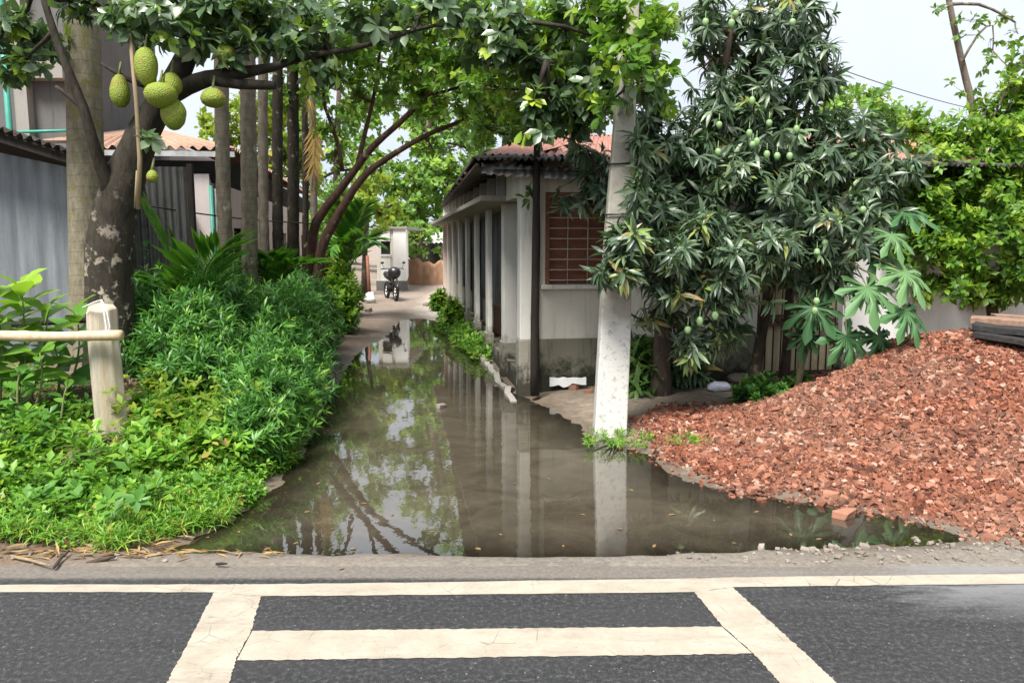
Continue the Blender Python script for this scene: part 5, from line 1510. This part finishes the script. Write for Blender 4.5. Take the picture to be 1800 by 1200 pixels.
weeds('weeds', 'bright green weeds covering the bank at the front left', [(-500, 962), (120, 962), (260, 955), (350, 925), (430, 885), (500, 830), (525, 790), (440, 770), (230, 790), (150, 740), (-500, 720)], 9500, .05, .17, .052, M['weed_leaf'], 201, 5, 3, .5, keep=thin_l)
weeds('weeds', 'paler taller weeds along the foot of the hedge', [(225, 830), (300, 850), (430, 840), (520, 790), (540, 745), (430, 740), (300, 740), (230, 760)], 600, .16, .34, .10, M['weed_leaf'], 202, 6, 3, .55)
weeds('grass', 'short grass tufts at the muddy front edge of the bank', [(-500, 968), (200, 968), (320, 950), (420, 900), (300, 905), (120, 940), (-500, 940)], 2600, .05, .13, .10, M['weed_leaf'], 203, 5, 1, .6, tmpl=leaf_tmpl(2, .09, .2, .3, .4))
weeds('weeds', 'creeping weeds along the concrete kerb of the house', [(776, 578), (800, 604), (838, 640), (862, 640), (838, 604), (800, 560), (776, 556)], 420, .10, .32, .11, M['weed_leaf'], 204, 5, 2, .5)
weeds('vine', 'tangled creeping vine over the brown litter at the left edge', [(-300, 800), (-300, 650), (60, 650), (160, 720), (170, 790), (60, 830)], 800, .04, .14, .08, M['broad_leaf'], 205, 4, 2, .35)
shrub('weed_clump', 'low weed clump at the foot of the utility pole', on_ground(1085, 778).x, on_ground(1085, 778).y, .40, .05, 80, M['weed_leaf'], 141, L=.055, tmpl=T_LANCE, cat='weeds', levels=2)
shrub('weed_clump', 'small weed clump right of the pole on the edge of the brick chips', on_ground(1212, 782).x, on_ground(1212, 782).y, .24, .05, 40, M['weed_leaf'], 142, L=.05, tmpl=T_LANCE, cat='weeds', levels=2)
shrub('ground_plant', 'dark leafy plant at the foot of the papaya stem', on_ground(1345, 716).x, on_ground(1345, 716).y + .1, .34, .24, 80, M['hedge_leaf'], 143, L=.11, tmpl=T_OVAL, cat='plant', levels=2, young=.12)
shrub('ground_plant', 'small leafy plant right of the papaya stem against the brick chips', on_ground(1412, 712).x, on_ground(1412, 712).y + .15, .20, .26, 45, M['hedge_leaf'], 144, L=.11, tmpl=T_OVAL, cat='plant', levels=2, young=.15)
shrub('shade_plant', 'dark spiky plant between the utility pole and the mango trunk', W(1128, 640, 10.2).x, 10.2, .34, .6, 60, M['dark_leaf'], 145, L=.30, tmpl=T_MANGO, cat='plant', levels=2, sag=.3)
shrub('shade_plant', 'dark leafy plant in the shade right of the mango trunk', W(1205, 650, 10.4).x, 10.4, .28, .5, 50, M['mango_leaf'], 146, L=.28, tmpl=T_MANGO, cat='plant', levels=2, sag=.3, tone0=.2)

# ------------------------------------------------------------------ wooden post, bamboo rail, rope
pd = 6.95
post = thing('wooden_post', 'weathered split log post with a pale rope tied at its top', 'post', Vector((W(195, 800, pd).x, pd, tz(W(195, 800, pd).x, pd))))
m = MB()
secs = [(203, 815, 54), (196, 740, 54), (190, 680, 53), (184, 620, 51), (180, 575, 51), (179, 546, 50), (178, 536, 38)]
P = [W(a, b, pd) for a, b, _ in secs]
n = 9; vs, fs = [], []; rr = random.Random(2)
pr = [1 + rr.uniform(-.16, .10) for _ in range(n)]
for i, p in enumerate(P):
    r = secs[i][2] * MPP(pd) / 2
    for k in range(n):
        a = 2 * math.pi * k / n
        vs.append(p + Vector((math.cos(a) * r * pr[k] * rr.uniform(.97, 1.03), math.sin(a) * r * .8 * pr[k], rr.uniform(-.03, .03) if i >= 5 else 0)))
for i in range(len(P) - 1):
    for k in range(n): fs.append((i * n + k, i * n + (k + 1) % n, (i + 1) * n + (k + 1) % n, (i + 1) * n + k))
fs.append(tuple((len(P) - 1) * n + k for k in range(n)))
m.add(vs, fs, False)
m.build('shaft', M['post_wood'], post, bevel=.008)
m = MB()
r_ = 27 * MPP(pd)
cx = W(180, 552, pd)
m.tube([W(146, 541, pd - .1), W(165, 532, pd - .17), W(178, 527, pd - .18), W(183, 548, pd - .2), W(187, 575, pd - .2), W(190, 596, pd - .2)], .009, 6)
m.tube([W(178, 527, pd - .18), W(188, 548, pd - .2), W(193, 572, pd - .2), W(190, 596, pd - .2)], .008, 6)
for dz in (): m.tube([cx + Vector((math.cos(a) * r_ * 1.05, math.sin(a) * r_ * .92, .16 + dz + .02 * math.sin(a))) for a in np.linspace(0, 6.283, 18)], .008, 5)
rp = m.build('rope', M['rope'], post)
m = MB()
pts, rad = [], []
for i, px in enumerate(np.linspace(-420, 214, 49)):
    p = W(px, 590 + (px - 100) * .004 + 1.5 * math.sin(px * .02), pd - .20)
    pts.append(p); rad.append(.047 * (1.13 if i % 8 == 3 else 1.0) * (1 - .06 * math.sin(i * .5)) * .95)
m.tube(pts, rad, 12)
bm2 = m.build('bamboo_rail', M['bamboo'], loc=pts[-1])
tag(bm2, 'pale bamboo rail lashed across the front of the wooden post', 'bamboo rail')
m = MB(); m.tube([W(-300, 575, 8.2), W(20, 570, 8.2), W(160, 562, 8.2)], [.035, .033, .03], 8, wob=.05)
tag(m.build('dark_rail', M['dark_pole'], loc=W(160, 562, 8.2)), 'dark rail half hidden in leaves behind the bamboo rail', 'rail')

# ------------------------------------------------------------------ brick chips
X, Y = np.arange(.4, 9.5, .07), np.arange(4.9, 12.2, .07)
V, F = grid_mesh(X, Y, lambda x, y: terrain(x, y) + heap(x, y))
hz = heap(V[:, 0], V[:, 1])
keep = (hz[F] > -.03).any(1)
F = F[keep]; u, inv = np.unique(F.ravel(), return_inverse=True)
V = V[u]; F = inv.reshape(-1, 4)
rng = np.random.default_rng(300)
tmpls = []
for s_ in range(7):
    r2 = np.random.default_rng(s_)
    base = np.array([(x, y, z) for z in (-1, 1) for y in (-1, 1) for x in (-1, 1)], float)
    base *= np.array([1.0, r2.uniform(.55, .9), r2.uniform(.35, .65)]) * .5
    base += r2.normal(0, .10, base.shape)
    tmpls.append((base, np.array([(0, 2, 3, 1), (4, 5, 7, 6), (0, 1, 5, 4), (1, 3, 7, 5), (3, 2, 6, 7), (2, 0, 4, 6)])))
NCH = 85000
cx = rng.uniform(.5, 8.5, NCH * 4); cy = rng.uniform(4.9, 11.6, NCH * 4)
dd = poly_dist(cx, cy, FP) + (fbm(cx * 1.6, cy * 1.6, 3, 5) - .5) * .5
dens = np.where(dd < -.12, 1.0, np.where(dd < .32, .5 * np.exp(-np.maximum(dd + .12, 0) / .14), 0))
vis = (cx / np.maximum(cy, .1) < .85)
sel = (rng.uniform(size=len(cx)) < dens) & vis
cx, cy = cx[sel][:NCH], cy[sel][:NCH]
cz = terrain(cx, cy) + np.maximum(heap(cx, cy), 0)
sz = np.clip(rng.lognormal(math.log(.027), .42, len(cx)), .014, .075)
P = np.column_stack([cx, cy, cz + sz * rng.uniform(-.1, .32, len(cx))])
Dv = norm(rng.normal(size=(len(cx), 3)) * np.array([1, 1, .55])); Nv = norm(rng.normal(size=(len(cx), 3)) + np.array([0, 0, .8]))
Vs, Fs, Ts, off = [V], [F], [np.full(len(F), .12)], len(V)
ti = rng.integers(0, 7, len(cx))
for k in range(7):
    q_ = ti == k
    v2, f2, nf = place(tmpls[k], P[q_], Dv[q_], Nv[q_], sz[q_])
    Vs.append(v2); Fs.append(f2 + off); off += len(v2)
    tn = np.clip(rng.normal(.40, .27, q_.sum()), 0, .93); tn = np.where(rng.uniform(size=q_.sum()) < .04, rng.uniform(.93, 1, q_.sum()), tn)
    Ts.append(np.repeat(tn, nf))
tag(np_obj('brick_chips', np.concatenate(Vs), np.concatenate(Fs), M['chip'], tone=np.concatenate(Ts)), 'large heap of crushed red brick chips sloping to the road', 'brick chips', kind='stuff')

# gravel and grit on the muddy road edge
rng = np.random.default_rng(301)
n = 2600
gx = rng.uniform(-5, 6, n); gy = rng.uniform(4.62, 5.6, n)
dn = np.where(gx > 1.0, 1.0, np.where(gx < -2.2, .6, .12)) * fbm(gx * 1.5, gy * 3, 3, 2)
dn = np.where((gx > 1.6) & (gy < 5.15), dn * 2.0, dn)
dep = poly_dist(gx, gy, SH)
q_ = (rng.uniform(.1, 1.0, n) < dn) & (dep > -.10)
gx, gy = gx[q_], gy[q_]
sz = np.clip(rng.lognormal(math.log(.017), .5, len(gx)), .007, .06)
P = np.column_stack([gx, gy, terrain(gx, gy) + sz * .25])
Vs, Fs, off = [], [], 0
for k in range(7):
    s_ = np.arange(len(gx)) % 7 == k
    v2, f2, nf = place(tmpls[k], P[s_], norm(rng.normal(size=(s_.sum(), 3)) * np.array([1, 1, .2])), np.tile([0, 0, 1.], (s_.sum(), 1)), sz[s_])
    Vs.append(v2); Fs.append(f2 + off); off += len(v2)
tag(np_obj('gravel', np.concatenate(Vs), np.concatenate(Fs), M['stone']), 'loose grit and pebbles on the muddy road edge', 'gravel', kind='stuff')

# brown litter on the left edge of the road
rng = np.random.default_rng(302)
n = 900
lx = rng.uniform(-4.2, -1.5, n); ly = rng.uniform(4.70, 5.25, n)
q_ = rng.uniform(size=n) < np.clip(1.1 - np.abs(lx + 2.5) / 1.6, .1, 1) * (poly_dist(lx, ly, SH) > .0)
lx, ly = lx[q_], ly[q_]
P = np.column_stack([lx, ly, terrain(lx, ly) + .012])
V, F, nf = place(leaf_tmpl(2, .13, .4, .1, .5), P, norm(rng.normal(size=(len(lx), 3)) * np.array([1, .35, .12])), np.column_stack([rng.normal(0, .3, (len(lx), 2)), np.ones(len(lx))]), rng.uniform(.04, .20, len(lx)))
tag(np_obj('leaf_litter', V, F, M['dry_leaf'], tone=np.repeat(rng.uniform(0, 1, len(lx)), nf), smooth=True), 'brown leaf and twig litter between the weeds and the road', 'leaf litter', kind='stuff')
rng = np.random.default_rng(303)
n = 1500
lx = rng.uniform(-6, -2.6, n); ly = rng.uniform(5.8, 9, n)
P = np.column_stack([lx, ly, terrain(lx, ly) + .02])
V, F, nf = place(leaf_tmpl(2, .4, .4, .2, .5), P, norm(rng.normal(size=(n, 3)) * np.array([1, 1, .3])), np.column_stack([rng.normal(0, .4, (n, 2)), np.ones(n)]), rng.uniform(.05, .16, n))
tag(np_obj('leaf_litter', V, F, M['dry_leaf'], tone=np.repeat(rng.uniform(0, .8, n), nf), smooth=True), 'dry brown leaf litter on the bank left of the post', 'leaf litter', kind='stuff')
for (a, b, w, lb_) in (((152, 997), (203, 985), .016, 'dark split stick lying in the brown litter by the road'), ((20, 982), (90, 1002), .010, 'thin pale twig lying by the weeds at the left road edge'), ((95, 1002), (122, 975), .010, 'short forked twig between the litter and the weeds'), ((380, 996), (400, 998), .008, 'small black twig on the grey road edge')):
    A, B = on_ground(*a), on_ground(*b); A.z += .02; B.z += .03
    m = MB(); m.tube(limb_pts(A, B, 4, .05, random.Random(1)), [w, w * 1.1, w, w * .8, w * .5], 6, wob=.1)
    tag(m.build('twig', M['stick'] if 'pale' in lb_ else M['dark_pole'] if 'black' in lb_ else M['limb_bark'], loc=A), lb_, 'twig')

# floating and fallen leaves
tv, tf = leaf_tmpl(3, .5, .15, .06, .5)
me = bpy.data.meshes.new('fallen_leaf')
me.from_pydata([tuple(v) for v in (tv - np.array([0, .5, 0]))], [], [tuple(int(i) for i in f) for f in tf])
at = me.attributes.new('tone', 'FLOAT', 'FACE'); at.data.foreach_set('value', np.full(len(tf), .45, np.float32))
me.materials.append(M['dry_leaf'])
rr = random.Random(44)
fl = [(918, 778), (1012, 876), (965, 842), (600, 1000), (455, 872), (502, 866), (540, 900), (640, 885), (760, 935), (1025, 905), (1110, 862), (1390, 940), (1440, 948), (1180, 905), (1255, 915), (840, 965), (420, 935), (365, 945), (880, 940), (990, 960), (700, 740), (560, 850), (585, 930), (620, 965), (690, 905), (740, 800), (810, 880), (905, 850), (1090, 930), (1150, 960), (1290, 955), (1330, 900), (520, 955), (470, 965)]
for k, (px, py) in enumerate(fl):
    p = G(px, py, WL) if py != 1000 else on_ground(px, py)
    o = bpy.data.objects.new('fallen_leaf', me); COL.objects.link(o)
    o.location = (p.x, p.y, p.z + .006); s_ = rr.uniform(.03, .065); o.scale = (s_, s_, s_); o.rotation_euler = (rr.uniform(-.1, .1), rr.uniform(-.1, .1), rr.uniform(0, 6.28))
    tag(o, 'small dry yellowish leaf lying on the puddle or its muddy rim', 'leaf', 'fallen leaves on and round the puddle')

# broken bricks and odds and ends
def chunk(px, py, size, mat, label, seed, name='broken_brick', cat='brick', z=None):
    p = on_ground(px, py) if z is None else G(px, py, z)
    r2 = random.Random(seed); m = MB()
    q_ = [Vector((x, y, z_)) for z_ in (0, 1) for (x, y) in ((-1, -1), (1, -1), (1, 1), (-1, 1))]
    vs = []
    for v_ in q_:
        w_ = Vector((v_.x * size * .5, v_.y * size * .35, v_.z * size * .45)) + Vector([r2.uniform(-.09, .09) * size for _ in range(3)])
        a = seed * .7
        vs.append(p + Vector((w_.x * math.cos(a) - w_.y * math.sin(a), w_.x * math.sin(a) + w_.y * math.cos(a), w_.z - .01)))
    m.hexa(vs)
    o = m.build(name, mat, loc=p, bevel=size * .07)
    if mat is M['chip']:
        at = o.data.attributes.new('tone', 'FLOAT', 'FACE'); at.data.foreach_set('value', np.full(len(o.data.polygons), .8, np.float32))
    return tag(o, label, cat)
chunk(1484, 908, .15, M['chip'], 'pale pink broken brick standing alone in the shallow puddle', 1, z=WL)
chunk(1130, 838, .11, M['chip'], 'broken brick at the waterline below the utility pole', 2)
chunk(1160, 852, .08, M['stone'], 'small brown stone beside the broken brick at the waterline', 3, 'stone', 'stone')
chunk(1460, 872, .11, M['chip'], 'pale broken brick at the edge of the heap above the puddle', 4)
chunk(1325, 862, .09, M['chip'], 'flat broken brick at the muddy foot of the heap', 5)
chunk(1010, 684, .16, M['chip'], 'red broken brick on the bare soil before the house plinth', 6)
chunk(1035, 690, .13, M['chip'], 'red broken brick close to the left side of the utility pole', 7)
chunk(1480, 672, .16, M['stone'], 'grey stone at the top edge of the heap under the papaya leaves', 8, 'stone', 'stone')
chunk(1452, 682, .14, M['stone'], 'dark stone below the papaya leaves next to the yellow bag', 9, 'stone', 'stone')
chunk(775, 716, .12, M['stone'], 'pale stone poking out of the middle of the puddle', 10, 'stone', 'stone', z=WL)
chunk(648, 548, .25, M['stone'], 'pale stone on the far dry mud at the puddle head', 11, 'stone', 'stone')
chunk(750, 538, .22, M['stone'], 'dark stump of stone on the far dry lane', 12, 'stone', 'stone')

def scrap(px, py, w, h, mat, label, name, cat, seed, lift=.0, D=None):
    """crumpled sheet of plastic or foam"""
    p = on_ground(px, py) if D is None else W(px, py, D)
    if 'heap' in label:
        for _ in range(30): p = W(px, py, p.y); p = W(px, py, p.y - .1) if p.z < tz(p.x, p.y) + float(heap(np.array([p.x]), np.array([p.y]))[0]) else p
    m = MB(); m.ball(p + Vector((0, 0, h * .45 + lift)), 1, 14, 9, .16, seed, (w / 2, w * .3, h / 2))
    return tag(m.build(name, mat, loc=p), label, cat)
fp = Hh(.66, -.03, .03)
m = MB(); rr = random.Random(3)
tp, bt = [], []
for i in range(9):
    x = -.25 + .5 * i / 8
    bt.append((x, .03 + rr.uniform(0, .06))); tp.append((x, .165 + rr.uniform(-.01, .01)))
for y0 in (0, ):
    vs = [fp + Vector((x, y, z)) for y in (-.03, .03) for (x, z) in bt + tp[::-1]]
    k = 18
    fs = [tuple(reversed(range(k))), tuple(range(k, 2 * k))] + [(i, (i + 1) % k, k + (i + 1) % k, k + i) for i in range(k)]
    m.add(vs, fs)
tag(m.build('foam_sheet', M['foam'], loc=fp, bevel=.004), 'torn white foam slab leaning on the mossy plinth', 'foam')
scrap(1264, 688, .32, .14, M['blue_bag'], 'crumpled pale lilac plastic bag in the shade under the mango', 'plastic_bag', 'plastic bag', 4)
scrap(1495, 668, .22, .20, M['yellow_bag'], 'crumpled yellow plastic bag at the top edge of the brick heap', 'plastic_bag', 'plastic bag', 5, .02)
scrap(1300, 672, .40, .14, M['stone'], 'grey rubbish sack lying behind the lilac bag', 'rubbish_sack', 'sack', 6)

# cables
def cable(pts, r, label):
    m = MB(); m.tube(pts, r, 5); tag(m.build('cable', M['cable'], loc=pts[0]), label, 'cable')
def sag(a, b, s_, n=14):
    return [a.lerp(b, i / n) + Vector((0, 0, -s_ * 4 * (i / n) * (1 - i / n))) for i in range(n + 1)]
cable(sag(W(262, 362, 11.2), W(600, 392, 16.0), .08), .012, 'thin black cable slung low past the areca trunks')
cable(sag(W(1440, 108, 20), W(1760, 202, 26), .12), .012, 'thin overhead wire crossing the pale sky at the right')

# ------------------------------------------------------------------ motorcycle at the far end
mp = on_ground(688, 527)
moto = thing('motorcycle', 'small dark motorcycle parked by the white house at the lane end', 'motorcycle', mp)
fw = Vector((.38, -.92, 0)).normalized(); sdv = Vector((fw.y, -fw.x, 0)); UP = Vector((0, 0, 1))
B = lambda f, s_, u: mp + fw * f - sdv * s_ + UP * u
def wheel(name, f):
    m = MB(); c = B(f, 0, .29)
    m.tube([c + fw * math.cos(a) * .25 + UP * math.sin(a) * .25 for a in np.linspace(0, 6.2832, 25)], .048, 8, cap=False)
    w = m.build(name, M['rubber'], moto)
    m = MB(); m.tube([c + fw * math.cos(a) * .20 + UP * math.sin(a) * .20 for a in np.linspace(0, 6.2832, 25)], .016, 6, cap=False)
    for j in range(6):
        a = j * math.pi / 3; m.tube([c, c + fw * math.cos(a) * .2 + UP * math.sin(a) * .2], .012, 5)
    m.tube([c - sdv * .06, c + sdv * .06], .04, 8)
    m.build('rim', M['chrome'], w)
wheel('wheel', .62); wheel('wheel', -.62)
m = MB()
for s_ in (-.08, .08): m.tube([B(.62, s_, .29), B(.40, s_, .98)], .022, 8)
m.build('fork', M['black_paint'], moto)
m = MB(); m.tube([B(.66 + .32 * math.cos(a), 0, .29 + .33 * math.sin(a)) for a in np.linspace(.4, 2.6, 9)], .05, 8); m.build('mudguard', M['black_paint'], moto)
m = MB(); m.ball(B(.08, 0, .78), 1, 14, 10, 0, 0, (.17, .30, .15)); m.build('fuel_tank', M['black_paint'], moto)
m = MB(); m.tube([B(-.12, 0, .80), B(-.4, 0, .80), B(-.75, 0, .84)], [.11, .13, .09], 10); m.build('seat', M['rubber'], moto)
m = MB(); m.ball(B(.02, 0, .42), 1, 12, 8, .05, 1, (.16, .2, .16)); m.tube([B(.4, 0, .9), B(.2, 0, .45), B(-.3, 0, .4), B(-.62, 0, .3)], .03, 6); m.build('engine', M['rubber'], moto)
m = MB(); m.tube([B(.05, .14, .3), B(-.3, .16, .28), B(-.8, .18, .4)], [.03, .045, .05], 8); m.build('exhaust', M['chrome'], moto)
m = MB(); m.tube([B(.22, -.38, 1.04), B(.36, -.2, 1.06), B(.40, 0, 1.0), B(.36, .2, 1.06), B(.22, .38, 1.04)], .018, 6); hb = m.build('handlebar', M['black_paint'], moto)
for s_ in (-.3, .3):
    m = MB(); m.tube([B(.32, s_, 1.05), B(.34, s_ * 1.2, 1.22)], .008, 5); m.ball(B(.34, s_ * 1.2, 1.25), 1, 10, 6, 0, 0, (.06, .03, .045)); m.build('mirror', M['black_paint'], hb)
m = MB(); m.ball(B(.48, 0, .92), 1, 14, 8, 0, 0, (.22, .16, .20)); m.build('fairing', M['black_paint'], moto)
m = MB(); m.ball(B(.56, 0, .90), 1, 12, 8, 0, 0, (.09, .07, .08)); m.build('headlight', M['lamp_glass'], moto)

# thin reddish post and white sack to its left
rp0 = on_ground(650, 531)
m = MB(); m.tube([rp0, rp0 + Vector((-.05, 0, 1.5))], [.06, .05], 8, wob=.1)
tag(m.build('gate_post', M['door_wood'], loc=rp0), 'thin reddish post left of the motorcycle', 'post')
m = MB(); m.ball(rp0 + Vector((.08, -.3, .17)), .2, 10, 7, .22, 2, (.9, .7, .85), egg=-.3); tag(m.build('white_sack', M['foam'], loc=rp0 + Vector((.08, -.3, 0))), 'small white sack on the ground at the reddish post', 'sack')

weeds('weeds', 'scattered pale broad weeds standing above the bright bank', [(-300, 900), (200, 930), (420, 870), (480, 800), (240, 800), (-300, 760)], 170, .14, .30, .13, M['broad_leaf'], 206, 6, 3, .45)
weeds('weeds', 'thin yellowish seedlings between the hedge and the post', [(225, 760), (430, 720), (540, 700), (520, 760), (240, 830)], 160, .3, .6, .10, M['yellow_leaf'], 207, 5, 4, .35)
